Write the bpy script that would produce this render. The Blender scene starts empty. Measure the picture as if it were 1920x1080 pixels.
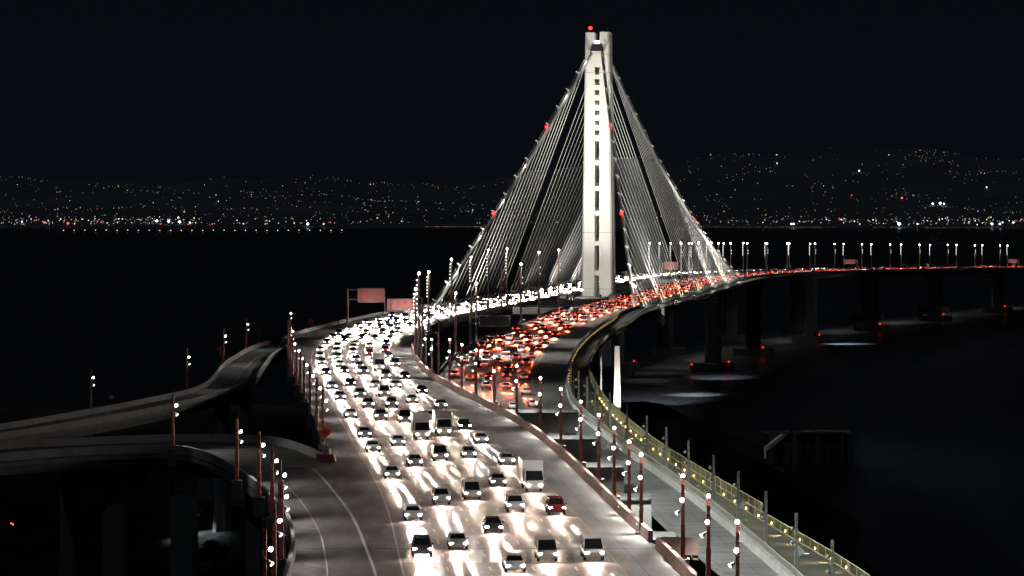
import bpy, math, random
import numpy as np
from mathutils import Vector, Matrix
random.seed(7); rng = np.random.default_rng(11)
S = bpy.context.scene
C = S.collection
R = math.radians

# ------------------------------------------------------------------ camera, world, exposure
cam_d = bpy.data.cameras.new('camera'); cam = bpy.data.objects.new('camera', cam_d); C.objects.link(cam)
cam.location = (0, 0, 95); cam.rotation_euler = (R(90), 0, 0)
cam_d.sensor_width = 36; cam_d.lens = 5800/1920*36; cam_d.shift_y = -185/1920
cam_d.clip_start = 1; cam_d.clip_end = 60000
S.camera = cam
W = bpy.data.worlds.new('World'); S.world = W; W.use_nodes = True
bg = W.node_tree.nodes['Background']
tc = W.node_tree.nodes.new('ShaderNodeTexCoord'); sx = W.node_tree.nodes.new('ShaderNodeSeparateXYZ')
rp = W.node_tree.nodes.new('ShaderNodeValToRGB')
W.node_tree.links.new(tc.outputs['Generated'], sx.inputs[0]); W.node_tree.links.new(sx.outputs['Z'], rp.inputs[0])
rp.color_ramp.elements[0].position = 0.0; rp.color_ramp.elements[0].color = (.0028, .0035, .0055, 1)
rp.color_ramp.elements[1].position = 0.07; rp.color_ramp.elements[1].color = (.0024, .0030, .0045, 1)
W.node_tree.links.new(rp.outputs[0], bg.inputs[0]); bg.inputs[1].default_value = 1.0
S.view_settings.view_transform = 'Standard'; S.view_settings.look = 'None'
S.view_settings.exposure = 0; S.view_settings.gamma = 1
S.cycles.use_denoising = True
S.cycles.max_bounces = 4; S.cycles.diffuse_bounces = 2; S.cycles.glossy_bounces = 2
S.cycles.sample_clamp_indirect = 4; S.cycles.sample_clamp_direct = 0
S.cycles.use_light_tree = True
night_fill_d = bpy.data.lights.new('night_fill', 'SUN'); night_fill_d.energy = .05; night_fill_d.angle = R(.5); night_fill_d.color = (.72, .84, 1)  # dim bluish fill added to lift the hills and dark shapes
night_fill = bpy.data.objects.new('night_fill', night_fill_d); C.objects.link(night_fill); night_fill.rotation_euler = (R(52), 0, R(-28))

# ------------------------------------------------------------------ light levels, in one place
L_POLE = 4400      # roadway lamp posts
L_CAR = 40000       # dipped headlights of a car
L_TAIL = 14000       # rear lamps of a car
L_TOWER = 290000   # floodlights on the tower
L_CABLE = 170000   # added lights on the hangers

# ------------------------------------------------------------------ materials
def mat(name, col, rough=.7, metal=0., var=0., scale=.3, col2=None, stretch=None, bump=0., bscale=3.):
    m = bpy.data.materials.new(name); m.use_nodes = True
    nt = m.node_tree; b = nt.nodes['Principled BSDF']
    b.inputs['Roughness'].default_value = rough; b.inputs['Metallic'].default_value = metal
    b.inputs['Base Color'].default_value = (*col, 1)
    if var > 0 or bump > 0:
        t = nt.nodes.new('ShaderNodeTexCoord'); mp = nt.nodes.new('ShaderNodeMapping')
        if stretch: mp.inputs['Scale'].default_value = stretch
        nt.links.new(t.outputs['Object'], mp.inputs[0])
    if var > 0:
        n = nt.nodes.new('ShaderNodeTexNoise'); n.inputs['Scale'].default_value = scale; n.inputs['Detail'].default_value = 8
        n.inputs['Roughness'].default_value = .65
        r = nt.nodes.new('ShaderNodeValToRGB'); r.color_ramp.elements[0].position = .32; r.color_ramp.elements[1].position = .68
        c2 = col2 or tuple(c*(1-var) for c in col)
        r.color_ramp.elements[0].color = (*c2, 1); r.color_ramp.elements[1].color = (*col, 1)
        nt.links.new(mp.outputs[0], n.inputs['Vector']); nt.links.new(n.outputs['Fac'], r.inputs[0]); nt.links.new(r.outputs[0], b.inputs['Base Color'])
    if bump > 0:
        n2 = nt.nodes.new('ShaderNodeTexNoise'); n2.inputs['Scale'].default_value = bscale; n2.inputs['Detail'].default_value = 5
        bp = nt.nodes.new('ShaderNodeBump'); bp.inputs['Strength'].default_value = bump; bp.inputs['Distance'].default_value = .3
        nt.links.new(mp.outputs[0], n2.inputs['Vector']); nt.links.new(n2.outputs['Fac'], bp.inputs['Height']); nt.links.new(bp.outputs[0], b.inputs['Normal'])
    return m
def emis(name, col, st, sample=False):
    m = bpy.data.materials.new(name); m.use_nodes = True; nt = m.node_tree
    b = nt.nodes['Principled BSDF']; b.inputs['Base Color'].default_value = (*[min(c, 1) for c in col], 1)
    b.inputs['Emission Color'].default_value = (*col, 1); b.inputs['Emission Strength'].default_value = st
    m.cycles.emission_sampling = 'AUTO' if sample else 'NONE'
    return m
M = {}
M['asphalt'] = mat('deck asphalt', (.25, .235, .23), .5, var=.72, scale=.5, stretch=(.8, .16, 1), bump=.06, bscale=3.)
M['asphalt_e'] = mat('right deck asphalt', (.21, .205, .205), .55, var=.65, scale=.5, stretch=(.3, .9, 1))
M['conc'] = mat('concrete', (.36, .35, .34), .8, var=.35, scale=.4)
M['conc_d'] = mat('weathered concrete', (.22, .22, .21), .85, var=.45, scale=.5, stretch=(1, 1, .3))
M['conc_w'] = mat('dark pier concrete', (.10, .10, .10), .85, var=.5, scale=.3)  # darker concrete tone for the piers in the water
M['conc_redlit'] = mat('red-lit concrete barrier', (.40, .25, .23), .8, var=.35, scale=.6)  # red of the tail lights put into the barrier's colour
M['path'] = mat('dark footpath', (.075, .075, .07), .8, var=.3, scale=.5)
M['paint'] = mat('road paint', (.75, .73, .68), .6, var=.35, scale=2)
M['paint_y'] = mat('yellow road paint', (.55, .42, .2), .6, var=.4, scale=2)
M['seam'] = mat('road seam', (.05, .05, .05), .7)
M['steelplate'] = mat('worn joint plates', (.45, .42, .40), .28, .8, var=.6, scale=.8, stretch=(1, .5, 1))
M['white'] = mat('white steel paint', (.80, .79, .74), .45, var=.06, scale=.08)
M['white2'] = mat('cable wrap paint', (.72, .72, .70), .45)
M['rope'] = mat('hanger rope', (.85, .85, .82), .5)
M['steel'] = mat('galvanised steel', (.42, .42, .40), .5, .3)
M['dsteel'] = mat('dark steel', (.06, .06, .065), .5, .4)
M['redlit_pole'] = mat('red lit pole colour', (.42, .13, .11), .5, var=.25, scale=1.5)  # red tail-light glow on white poles, put into the colour
M['pinklit_pole'] = mat('pink lit pole colour', (.60, .42, .40), .5, var=.2, scale=.6)  # pinkish light from the traffic put into the pole colour
M['greypole'] = mat('grey pole paint', (.22, .22, .21), .5, var=.2, scale=1)
M['sign_redlit'] = mat('sign back', (.85, .33, .31), .6, var=.15, scale=.8)  # red tail-light glow put into the panel colour
M['redlit_sign'] = mat('red lit sign face', (.85, .03, .02), .4)  # red light on the reflective face, put into its colour
M['dim_redlit_sign'] = mat('dull red lit sign', (.30, .05, .05), .5)  # red light falling on these signs, put into their colour
M['greysign'] = mat('grey sign', (.4, .42, .43), .5)
M['screen'] = mat('unlit message panel', (.10, .10, .09), .4, var=.5, scale=3)
M['fence_y'] = mat('fence wire', (.48, .44, .28), .5)
M['ground'] = mat('island ground', (.035, .038, .028), .95, var=.6, scale=.06, bump=.5)
M['hill'] = mat('far hillside', (.42, .43, .42), 1., var=.4, scale=.001)
M['leaf'] = mat('leaves', (.05, .07, .03), .8, var=.5, scale=1.)
M['bark'] = mat('bark', (.10, .08, .06), .9)
M['tyre'] = mat('tyre rubber', (.02, .02, .02), .8)
M['glass'] = mat('car glass', (.015, .017, .02), .08)
CARCOL = [('white paint', (.75, .75, .73)), ('silver paint', (.48, .49, .5)), ('pearl paint', (.62, .6, .56)), ('dark grey paint', (.08, .085, .09)), ('black paint', (.02, .02, .022)), ('deep red paint', (.28, .03, .03)), ('blue paint', (.04, .08, .2))]
for n, c in CARCOL: M[n] = mat(n, c, .25, .1)
M['headlamp'] = emis('headlamp', (1, .93, .80), 60)
M['headlamp_c'] = emis('cool headlamp', (.92, .96, 1), 75)
M['tail'] = emis('tail lamp', (1, .045, .02), 9)
M['amber'] = emis('amber lamp', (1, .42, .05), 8)
M['lamp'] = emis('lamp glow', (1, .95, .86), 45)
M['lamp_s'] = emis('small lamp glow', (1, .95, .88), 3.5)
M['lamp_dim'] = emis('lamp glow seen aslant', (1, .95, .9), 5)
M['beacon'] = emis('red beacon', (1, .015, .01), 9)
M['beacon_s'] = emis('small red beacon', (1, .02, .01), 3)
M['pathlamp'] = emis('path lamp', (1, .66, .17), 14, True)
M['win_y'] = emis('lit window warm', (.7, .7, .42), .35)
M['win_c'] = emis('lit window cool', (.3, .45, .5), .22)
for n, c, s in [('c0', (1, .85, .6), .42), ('c1', (1, .7, .4), .24), ('c2', (.85, .93, 1), .6), ('c3', (1, .3, .12), .5), ('c4', (1, .9, .7), 2.2), ('c5', (.8, .92, 1), 6.), ('c6', (1, .12, .08), 2.)]:
    M[n] = emis('city light ' + n, c, s)
# water
mw = mat('night water', (.02, .024, .028), .32, bump=.0); M['water'] = mw
nt = mw.node_tree; b = nt.nodes['Principled BSDF']; t = nt.nodes.new('ShaderNodeTexCoord'); mp = nt.nodes.new('ShaderNodeMapping')
mp.inputs['Scale'].default_value = (.25, .06, 1); n = nt.nodes.new('ShaderNodeTexNoise'); n.inputs['Scale'].default_value = 1.; n.inputs['Detail'].default_value = 6
bp = nt.nodes.new('ShaderNodeBump'); bp.inputs['Strength'].default_value = .6; bp.inputs['Distance'].default_value = .8
nt.links.new(t.outputs['Object'], mp.inputs[0]); nt.links.new(mp.outputs[0], n.inputs['Vector']); nt.links.new(n.outputs['Fac'], bp.inputs['Height']); nt.links.new(bp.outputs[0], b.inputs['Normal'])

# ------------------------------------------------------------------ mesh helpers
class MB:
    def __init__(s): s.v = []; s.f = []; s.m = []; s.sm = []
    def add(s, vs, fs, mi=0, smooth=False):
        o = len(s.v); s.v += [tuple(v) for v in vs]; s.f += [tuple(i+o for i in f) for f in fs]; s.m += [mi]*len(fs); s.sm += [smooth]*len(fs); return s
    def box(s, c, d, mi=0, rot=0., taper=1.):
        x, y, z = d[0]/2, d[1]/2, d[2]/2; cr, sr = math.cos(rot), math.sin(rot); vs = []
        for sz in (-1, 1):
            k = taper if sz > 0 else 1
            for sx_, sy_ in ((-1, -1), (1, -1), (1, 1), (-1, 1)):
                px, py = sx_*x*k, sy_*y*k
                vs.append((c[0]+px*cr-py*sr, c[1]+px*sr+py*cr, c[2]+sz*z))
        return s.add(vs, [(3, 2, 1, 0), (4, 5, 6, 7), (0, 1, 5, 4), (1, 2, 6, 5), (2, 3, 7, 6), (3, 0, 4, 7)], mi)
    def tube(s, a, b_, r0, r1=None, n=6, mi=0, cap=True, phase=0., smooth=True):
        r1 = r0 if r1 is None else r1; a = Vector(a); b_ = Vector(b_); d = (b_-a).normalized()
        u = d.orthogonal().normalized() if abs(d.z) < .999 else Vector((1, 0, 0)); w = d.cross(u)
        vs = []
        for p, r in ((a, r0), (b_, r1)):
            for i in range(n):
                q = 2*math.pi*(i+phase)/n; vs.append(p+u*math.cos(q)*r+w*math.sin(q)*r)
        fs = [(i, (i+1) % n, n+(i+1) % n, n+i) for i in range(n)]
        s.add(vs, fs, mi, smooth and n > 4)
        if cap: s.add(vs, [tuple(range(n))[::-1], tuple(range(n, 2*n))], mi)
        return s
    def path(s, pts, r, n=6, mi=0):
        rings = []
        for i, p in enumerate(pts):
            p = Vector(p); d = (Vector(pts[min(i+1, len(pts)-1)])-Vector(pts[max(i-1, 0)])).normalized()
            u = d.cross(Vector((0, 0, 1))).normalized(); w = u.cross(d)
            rings.append([p+u*math.cos(2*math.pi*k/n)*r+w*math.sin(2*math.pi*k/n)*r for k in range(n)])
        return s.loft(rings, mi, True, True)
    def loft(s, rings, mi=0, smooth=False, cap=True):
        n = len(rings[0]); vs = [v for r in rings for v in r]
        fs = [(i*n+j, i*n+(j+1) % n, (i+1)*n+(j+1) % n, (i+1)*n+j) for i in range(len(rings)-1) for j in range(n)]
        s.add(vs, fs, mi, smooth)
        if cap: s.add(vs, [tuple(range(n)), tuple(range((len(rings)-1)*n, len(rings)*n))[::-1]], mi)
        return s
    def ball(s, c, r, n=8, m=5, mi=0, sz=1.):
        rings = [[(c[0]+r*math.sin(math.pi*i/m)*math.cos(2*math.pi*j/n), c[1]+r*math.sin(math.pi*i/m)*math.sin(2*math.pi*j/n), c[2]+sz*r*math.cos(math.pi*i/m)) for j in range(n)] for i in range(1, m)]
        s.loft(rings, mi, True, True); return s
    def grid(s, A, B, mi=0):   # sheet between two polylines
        n = len(A); return s.add(list(A)+list(B), [(i, i+1, n+i+1, n+i) for i in range(n-1)], mi)
    def mesh(s, name, mats):
        me = bpy.data.meshes.new(name); me.from_pydata(s.v, [], s.f)
        for m in (mats if isinstance(mats, (list, tuple)) else [mats]): me.materials.append(M[m] if isinstance(m, str) else m)
        me.polygons.foreach_set('material_index', s.m); me.polygons.foreach_set('use_smooth', s.sm)
        me.update(); return me
    def build(s, name, mats, parent=None, fix=True):
        me = s.mesh(name, mats)
        if fix:
            import bmesh
            bm = bmesh.new(); bm.from_mesh(me); bmesh.ops.recalc_face_normals(bm, faces=bm.faces); bm.to_mesh(me); bm.free()
        return link(name, me, parent)
def link(name, data, parent=None, loc=None, rz=None):
    o = bpy.data.objects.new(name, data); C.objects.link(o)
    if parent is not None: o.parent = parent
    if loc is not None: o.location = loc
    if rz is not None: o.rotation_euler = (0, 0, rz)
    return o
def tag(o, label, cat, group=None, kind=None):
    if label: o['label'] = label
    if cat: o['category'] = cat
    if group: o['group'] = group
    if kind: o['kind'] = kind
    return o
def thing(name, label, cat, loc=(0, 0, 0), rz=0., group=None):
    return tag(link(name, None, None, loc, rz), label, cat, group)
def struct(o, label=None, cat=None):
    o['kind'] = 'structure'
    if label: o['label'] = label
    if cat: o['category'] = cat
    return o
def spot_data(name, e, ang, col=(1, 1, 1), r=.3, blend=.6):
    d = bpy.data.lights.new(name, 'SPOT'); d.energy = e; d.spot_size = R(ang); d.spot_blend = blend; d.color = col; d.shadow_soft_size = r
    return d
def spot(name, data, parent, loc, aim):   # aim: direction in the parent's frame
    o = bpy.data.objects.new(name, data); C.objects.link(o); o.parent = parent; o.location = loc
    o.rotation_euler = Vector(aim).to_track_quat('-Z', 'Y').to_euler(); return o
ORD = ['first', 'second', 'third', 'fourth', 'fifth', 'sixth', 'seventh', 'eighth', 'ninth', 'tenth', 'eleventh', 'twelfth', 'thirteenth', 'fourteenth', 'fifteenth', 'sixteenth', 'seventeenth', 'eighteenth', 'nineteenth', 'twentieth']

# ------------------------------------------------------------------ plan of the bridge: x as a function of y
def curve(pts, sig=14.):
    a = np.array(pts, float); ys = np.arange(180, 2900, 4.); xs = np.interp(ys, a[:, 0], a[:, 1])
    k0 = (a[1, 1]-a[0, 1])/(a[1, 0]-a[0, 0]); xs = np.where(ys < a[0, 0], a[0, 1]+k0*(ys-a[0, 0]), xs)
    k1 = (a[-1, 1]-a[-2, 1])/(a[-1, 0]-a[-2, 0]); xs = np.where(ys > a[-1, 0], a[-1, 1]+k1*(ys-a[-1, 0]), xs)
    n = int(sig); ker = np.exp(-.5*(np.arange(-3*n, 3*n+1)*4./sig)**2); ker /= ker.sum()
    pad = 3*n; xe = np.concatenate([xs[0]+(xs[0]-xs[1])*np.arange(pad, 0, -1), xs, xs[-1]+(xs[-1]-xs[-2])*np.arange(1, pad+1)])
    xs = np.convolve(xe, ker, 'valid')
    return lambda y: float(np.interp(y, ys, xs))
CY = [(1030, -7), (1075, -2), (1124, 3.5), (1259, 24), (1350, 37.9), (1500, 60.7), (1617, 78.5), (1660, 86), (1700, 94.5), (1740, 104), (1800, 120), (1850, 135), (1990, 182), (2190, 260), (2435, 369), (2700, 500)]
Cc = curve(CY)
WBI = curve([(230, 17.6), (275, 15.8), (334, 11.6), (363, 9.9), (405, 7.2), (433, 5.2), (481, 1.), (533, -5.6), (565, -9.9), (608, -14.7), (656, -18.7), (707, -21.8), (766, -24.6), (814, -25.7), (862, -25.8), (905, -25), (959, -22.6), (1030, -18.2), (1075, -13), (1124, -7.5)] + [(y, x-11) for y, x in CY[3:]])
EBR = curve([(280, 35.), (354, 31.2), (386, 29.3), (430, 26.4), (466, 23.3), (500, 20.2), (539, 16.8), (580, 13.9), (615, 12.2), (661, 11.9), (710, 12.7), (761, 14.3), (826, 17.5), (901, 22.4), (967, 28.), (1030, 34.), (1075, 37.)] + [(y, x+38) for y, x in CY[2:]])
EBL = curve([(280, 2.), (400, -2), (500, -8), (600, -15.5), (680, -18), (735, -17.1), (790, -15), (856, -11.6), (944, -3.8), (1026, 4.6), (1074, 10.3), (1124, 15.)] + [(y, x+11) for y, x in CY[3:]])
PR = curve([(280, 44.), (354, 39.7), (369, 38.2), (410, 33.6), (467, 28.), (513, 23.8), (586, 19.4), (637, 18.1), (706, 17.7), (748, 18.6), (807, 21.1), (865, 24.9), (933, 30.6), (980, 36), (1030, 40.5), (1075, 44.)] + [(y, x+45.5) for y, x in CY[2:]])
L0 = curve([(230, -6.3), (275, -9.7), (303, -11.3), (341, -13.8), (375, -16.6), (412, -20.3), (459, -24.5), (495, -27.9), (536, -31.6), (603, -38.), (692, -45), (773, -49.8), (870, -51.5), (949, -49.), (1030, -44.5), (1124, -34.5), (1259, -14.5), (1350, -.8)] + [(y, x-38.5) for y, x in CY[5:]])
def WBO(y):
    if y < 404: return _ol(y)
    return _of(y)
_ol = curve([(230, -18.5), (275, -20.1), (296, -21), (322, -23.5), (347, -27.5), (370, -31.8), (389, -36), (410, -42)], 6.)
_of = curve([(380, -22.5), (408, -24.9), (524, -34.7), (603, -42.), (695, -49.8), (766, -55.8), (833, -62.3), (874, -61.6), (924, -59), (1008, -53.), (1104, -43.5), (1165, -35.5), (1259, -19.), (1350, -4.)] + [(y, x-42) for y, x in CY[5:]], 8.)
ZW = curve([(200, 61), (300, 60.5), (400, 59.8), (600, 57.6), (800, 54.6), (1030, 51.8), (1300, 49), (1640, 47), (1850, 44.8), (1990, 42.2), (2190, 38.2), (2435, 33), (2700, 27.5)], 30.)
ZE = curve([(200, 50), (300, 50.5), (450, 51), (600, 51.6), (800, 51.9), (1030, 51.3), (1300, 49), (1640, 47), (1850, 44.8), (1990, 42.2), (2190, 38.2), (2435, 33), (2700, 27.5)], 30.)
def Ysteps(a, b):
    ys = [a]; y = a
    while y < b: y = min(b, y+max(3., y*.011)); ys.append(y)
    return ys
def hd(f, y): return math.atan2(f(y+4)-f(y-4), 8.)     # heading off +y, clockwise
def sweep(ys, sec, name, m, parent, cap=True):
    mb = MB(); mb.loft([[(x, y, z) for x, z in sec(y)] for y in ys], 0, False, cap); return mb.build(name, m, parent)
def strip(ys, fa, fb, z, name, m, parent):
    mb = MB(); mb.grid([(fa(y), y, z(y)) for y in ys], [(fb(y), y, z(y)) for y in ys]); o = mb.build(name, m, parent, False)
    if o.data.polygons[0].normal.z < 0: o.data.flip_normals()
    return o
YN, YF = 235., 2700.

# ------------------------------------------------------------------ water, island, far shore
mb = MB(); mb.add([(-9000, 100, 0), (9000, 100, 0), (9000, 9000, 0), (-9000, 9000, 0)], [(0, 1, 2, 3)])
struct(mb.build('water', 'water', None, False), 'dark bay water under the bridge', 'water')
def sm(t): t = max(0., min(1., t)); return t*t*(3-2*t)
def gz(x, y):
    base = 24*sm((100-x+6*math.sin(y*.03))/55)*sm((1300-y+15*math.sin(x*.05))/330)*sm((x+330)/120)
    return base+1.6*math.sin(x*.11+y*.05)*sm(base/8)+1.2*math.sin(x*.06-y*.09)*sm(base/8)-1.0
xs = np.linspace(-360, 140, 80); ys_ = np.linspace(120, 1320, 140)
vs = [(x, y, gz(x, y)) for y in ys_ for x in xs]; nx = len(xs)
mb = MB(); mb.add(vs, [(j*nx+i, j*nx+i+1, (j+1)*nx+i+1, (j+1)*nx+i) for j in range(len(ys_)-1) for i in range(nx-1)], 0, True)
struct(mb.build('island_ground', 'ground', None, False), 'dark rough ground of the island under the decks', 'ground')
# far shore: plain then ridge
def hz(x, y):
    a = x/y     # azimuth-like
    top = 128+120*sm((a+.02)/.10)-30*sm((a-.13)/.04)+14*math.sin(a*70)+8*math.sin(a*190+1)
    return 3+25*sm((y-7600)/1800)+(top-28)*sm((y-8600)/4200)+9*math.sin(x*.004+y*.003)*sm((y-8800)/900)
hx = np.linspace(-3600, 3600, 120); hy = np.linspace(7500, 13200, 60); nx = len(hx)
vs = [(x, y, hz(x, y) if y > 7550 else -2) for y in hy for x in hx]
mb = MB(); mb.add(vs, [(j*nx+i, j*nx+i+1, (j+1)*nx+i+1, (j+1)*nx+i) for j in range(len(hy)-1) for i in range(nx-1)], 0, True)
struct(mb.build('hills', 'hill', None, False), 'black hills across the bay scattered with city lights', 'hills')

mb = MB(); names = ['c0', 'c1', 'c2', 'c3', 'c4', 'c5', 'c6']
def dot(px, py_or_y, mi, r, world=None):
    x, y, z = world
    mb.add([(x-r, y, z), (x, y-r, z), (x+r, y, z), (x, y+r, z), (x, y, z+r), (x, y, z-r)], [(0, 1, 4), (1, 2, 4), (2, 3, 4), (3, 0, 4), (1, 0, 5), (2, 1, 5), (3, 2, 5), (0, 3, 5)], mi)
clus = [(rng.uniform(-.175, .175), 7700+5000*rng.beta(1., 1.5)) for _ in range(120)]
for k in range(1250):
    if k % 3:
        ci_ = rng.integers(len(clus)); ca, cy = clus[ci_]; u_ = rng.normal(0, 1); a = ca+u_*.005+rng.normal(0, .0009); y = cy+u_*((ci_ % 7)-3)*60+rng.normal(0, 110)
    else: a = rng.uniform(-.172, .172); y = 7650+5100*rng.beta(1., 1.4)
    if y < 7620 or y > 12900: continue
    if a < 0 and y > 12300 and rng.random() < .7: continue
    z = hz(a*y, y)+7
    q = rng.random(); mi = 0 if q < .45 else 1 if q < .74 else 2 if q < .93 else 3 if q < .955 else 4
    r = rng.uniform(.5, 1.0)+rng.exponential(.28)
    dot(0, 0, mi, r, (a*y, y, z))
for k in range(330):   # dense waterfront lights
    a = rng.choice([rng.uniform(-.168, -.10), rng.uniform(-.168, -.04), rng.uniform(.06, .168), rng.uniform(.10, .168)]); y = rng.uniform(7560, 8300)
    q = rng.random(); mi = 4 if q < .25 else 3 if q < .34 else 2 if q < .6 else 0 if q < .97 else 6
    dot(0, 0, mi, rng.uniform(.8, 1.7), (a*y, y, 7+rng.uniform(0, 14)))
for a in np.linspace(-.145, -.055, 27): dot(0, 0, 4, 1.0, (a*6900, 6900, 3.2+rng.uniform(0, 1)))     # lamps along a breakwater
for px, py, mi, r in [(41, 416, 5, 2.4), (83, 417, 6, 4), (127, 419, 6, 4), (294, 414, 5, 4.5), (316, 415, 5, 4), (337, 416, 5, 4.5), (334, 408, 5, 2.8), (356, 417, 4, 3), (1484, 432, 5, 3), (1488, 432, 5, 3), (1686, 436, 5, 5.5), (1749, 382, 5, 4), (1763, 381, 5, 5), (1770, 382, 5, 3.5), (1611, 320, 5, 3.4), (1691, 371, 6, 4.5), (1457, 306, 4, 3), (1850, 351, 4, 3.5), (1597, 366, 6, 2.5), (577, 424, 5, 4), (607, 422, 4, 3), (1720, 433, 4, 3), (1860, 434, 5, 4), (1875, 430, 5, 3), (1900, 417, 4, 4), (1880, 417, 4, 3)]:
    lo, hi = 7600., 13000.
    for _ in range(40):
        y = (lo+hi)/2; x = (px-960)/5800*y; yy = 355+(95-hz(x, y)-7)*5800/y
        if yy > py: lo = y
        else: hi = y
    dot(0, 0, mi, r*.8, (x, y, hz(x, y)+7))
for k in range(150):    # shoreline highway of red and white lamps
    a = .056+.112*k/150
    if .106 < a < .117 or .128 < a < .133: continue
    dot(0, 0, 3 if k % 7 else 0, rng.uniform(.3, 1.), (a*7560, 7560, 4-3*(a-.05)/.11))
for k in range(45):
    a = -.028+.02*k/45; dot(0, 0, 3 if k % 4 else 0, rng.uniform(.3, 1.1), (a*7560, 7560, 4))
tag(mb.build('city_lights', names, None, False), 'thousands of tiny town lights across the bay', 'city lights', None, 'stuff')
t = thing('bell_tower', 'slim floodlit orange bell tower far across the bay on the right', 'tower', (1363, 11000, 0))
mb = MB(); mb.box((0, 0, 52), (9, 9, 50)); mb.build('shaft', emis('stone with floodlight glow', (.9, .32, .16), .12), t)  # floodlighting put into the stone as its own glow
mb = MB(); mb.box((0, 0, 83), (8, 8, 12)); mb.add([(-4, -4, 89), (4, -4, 89), (4, 4, 89), (-4, 4, 89), (0, 0, 100)], [(0, 1, 4), (1, 2, 4), (2, 3, 4), (3, 0, 4)]); mb.build('belfry', emis('belfry with floodlight glow', (.9, .75, .5), .35), t)  # belfry glows by itself in place of floodlights
t = thing('office_building', 'long low building with a lit row of orange windows far on the right', 'building', (1690, 11200, 0))
mb = MB(); mb.box((0, 0, 44), (125, 18, 22)); mb.build('wall', 'hill', t)
for j in range(2):
    for i in range(14):
        mb = MB(); mb.box((-55+i*8.4, -9.3, 41+8*j), (5, .3, 3)); mb.build('window', 'c3' if (i*7+j) % 3 else 'c1', t, False)

# ------------------------------------------------------------------ the two decks
def fn(f, d): return lambda y: f(y)+d
deckW = thing('bridge_deck', 'wide left bridge deck curving away with white headlight traffic', 'bridge deck')
yw = Ysteps(YN, 404); yw2 = Ysteps(404.01, YF)
strip(yw, WBO, fn(WBI, -.5), ZW, 'road_surface', 'asphalt', deckW); strip(yw2, WBO, fn(WBI, -.5), ZW, 'road_surface', 'asphalt', deckW)
zo = lambda d: (lambda y: ZW(y)+d)
def girderW(y):
    o, i, z = WBO(y), WBI(y), ZW(y)
    return [(o, z-.05), (i, z-.05), (i, z-1.2), (i-5, z-3.6), (o+5, z-3.6), (o, z-1.2)]
sweep(yw, girderW, 'box_girder', 'conc_d', deckW); sweep(yw2, girderW, 'box_girder', 'conc_d', deckW)
ys = Ysteps(YN, 2700)
ya = [y for y in ys if y < 297]+[297]; yb = [303]+[y for y in ys if y > 303]
def bar(f, z, w0=.55, w1=.25, h=1.1, s=1): return lambda y: [(f(y), z(y)-.3), (f(y)-s*w0, z(y)-.3), (f(y)-s*(w0*.5+w1*.5), z(y)+h), (f(y), z(y)+h)]
sweep(ya, bar(WBI, ZW), 'barrier', 'conc_redlit', deckW)['label'] = 'nearest short length of red-lit barrier'
sweep([y for y in yb if y < 800]+[800], bar(WBI, ZW), 'barrier', 'conc_redlit', deckW)['label'] = 'red-lit concrete barrier along the inner edge'
sweep([800]+[y for y in yb if y > 800], bar(WBI, ZW), 'barrier', 'conc', deckW)
yo = Ysteps(404.5, 775)
sweep(yo, bar(_of, ZW, .5, .25, 1.0, -1), 'barrier', 'conc_d', deckW)
yo2 = Ysteps(818, YF)
sweep(yo2, bar(_of, ZW, .5, .25, 1.0, -1), 'barrier', 'conc', deckW)['label'] = 'pale barrier along the far outer edge'
sweep(Ysteps(YN, 404), bar(_ol, ZW, .5, .25, 1.0, -1), 'barrier', 'conc', deckW)
# offset bay of the near barrier
mb = MB(); z = ZW(300); x0 = WBI(297)
mb.box((x0+1.7, 297.2, z+.25), (3.9, .5, 1.7)); mb.box((x0+3.4, 300, z-.3), (.5, 5.4, 1.6)); mb.build('barrier_return', 'conc_redlit', deckW)
# reflectors on barrier
rm = MB(); rm.box((0, 0, .75), (.12, .22, .18)); rmm = rm.mesh('reflector', mat('reflector', (.9, .88, .85), .15, .3))
for y in np.arange(250, 790, 9.): link('reflector', rmm, deckW, (WBI(y)-.45, y, ZW(y)))
for y in np.arange(820, 1150, 9.): link('reflector', rmm, deckW, (_of(y)+.45, y, ZW(y)))
# markings
def lane(i, f=L0, w=3.9, o=.2): return lambda y: f(y)+o+w*i
mb = MB()
def line(mb, f, ys, w, dz=.008, z=ZW): mb.grid([(f(y)-w/2, y, z(y)+dz) for y in ys], [(f(y)+w/2, y, z(y)+dz) for y in ys])
line(mb, L0, Ysteps(YN, 1000), .16); mb.build('edge_line', 'paint', deckW, False)
mb = MB(); line(mb, lane(5, o=.4), Ysteps(YN, 900), .14); mb.build('edge_line', 'paint_y', deckW, False)
for i in range(1, 5):
    mb = MB(); y = YN
    while y < 900: line(mb, lane(i), [y, y+1.5, y+3.], .2); y += 11
    mb.build('lane_dashes', 'paint', deckW, False)
def poly(mb, pts, w, z=ZW, dz=.008):
    a, b_ = [], []
    for i, p in enumerate(pts):
        q0, q1 = pts[max(i-1, 0)], pts[min(i+1, len(pts)-1)]; d = Vector((q1[0]-q0[0], q1[1]-q0[1])).normalized(); n_ = Vector((-d.y, d.x))*w/2
        a.append((p[0]+n_.x, p[1]+n_.y, z(p[1])+dz)); b_.append((p[0]-n_.x, p[1]-n_.y, z(p[1])+dz))
    mb.grid(a, b_)
def smooth(pts, n=6):
    out = []
    P = [Vector(p) for p in pts]; P = [P[0]*2-P[1]]+P+[P[-1]*2-P[-2]]
    for i in range(1, len(P)-2):
        for k in range(n):
            t = k/n; out.append(.5*((2*P[i])+(P[i+1]-P[i-1])*t+(2*P[i-1]-5*P[i]+4*P[i+1]-P[i+2])*t*t+(-P[i-1]+3*P[i]-3*P[i+1]+P[i+2])*t**3))
    out.append(P[-2]); return [tuple(v) for v in out]
mb = MB()
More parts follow.
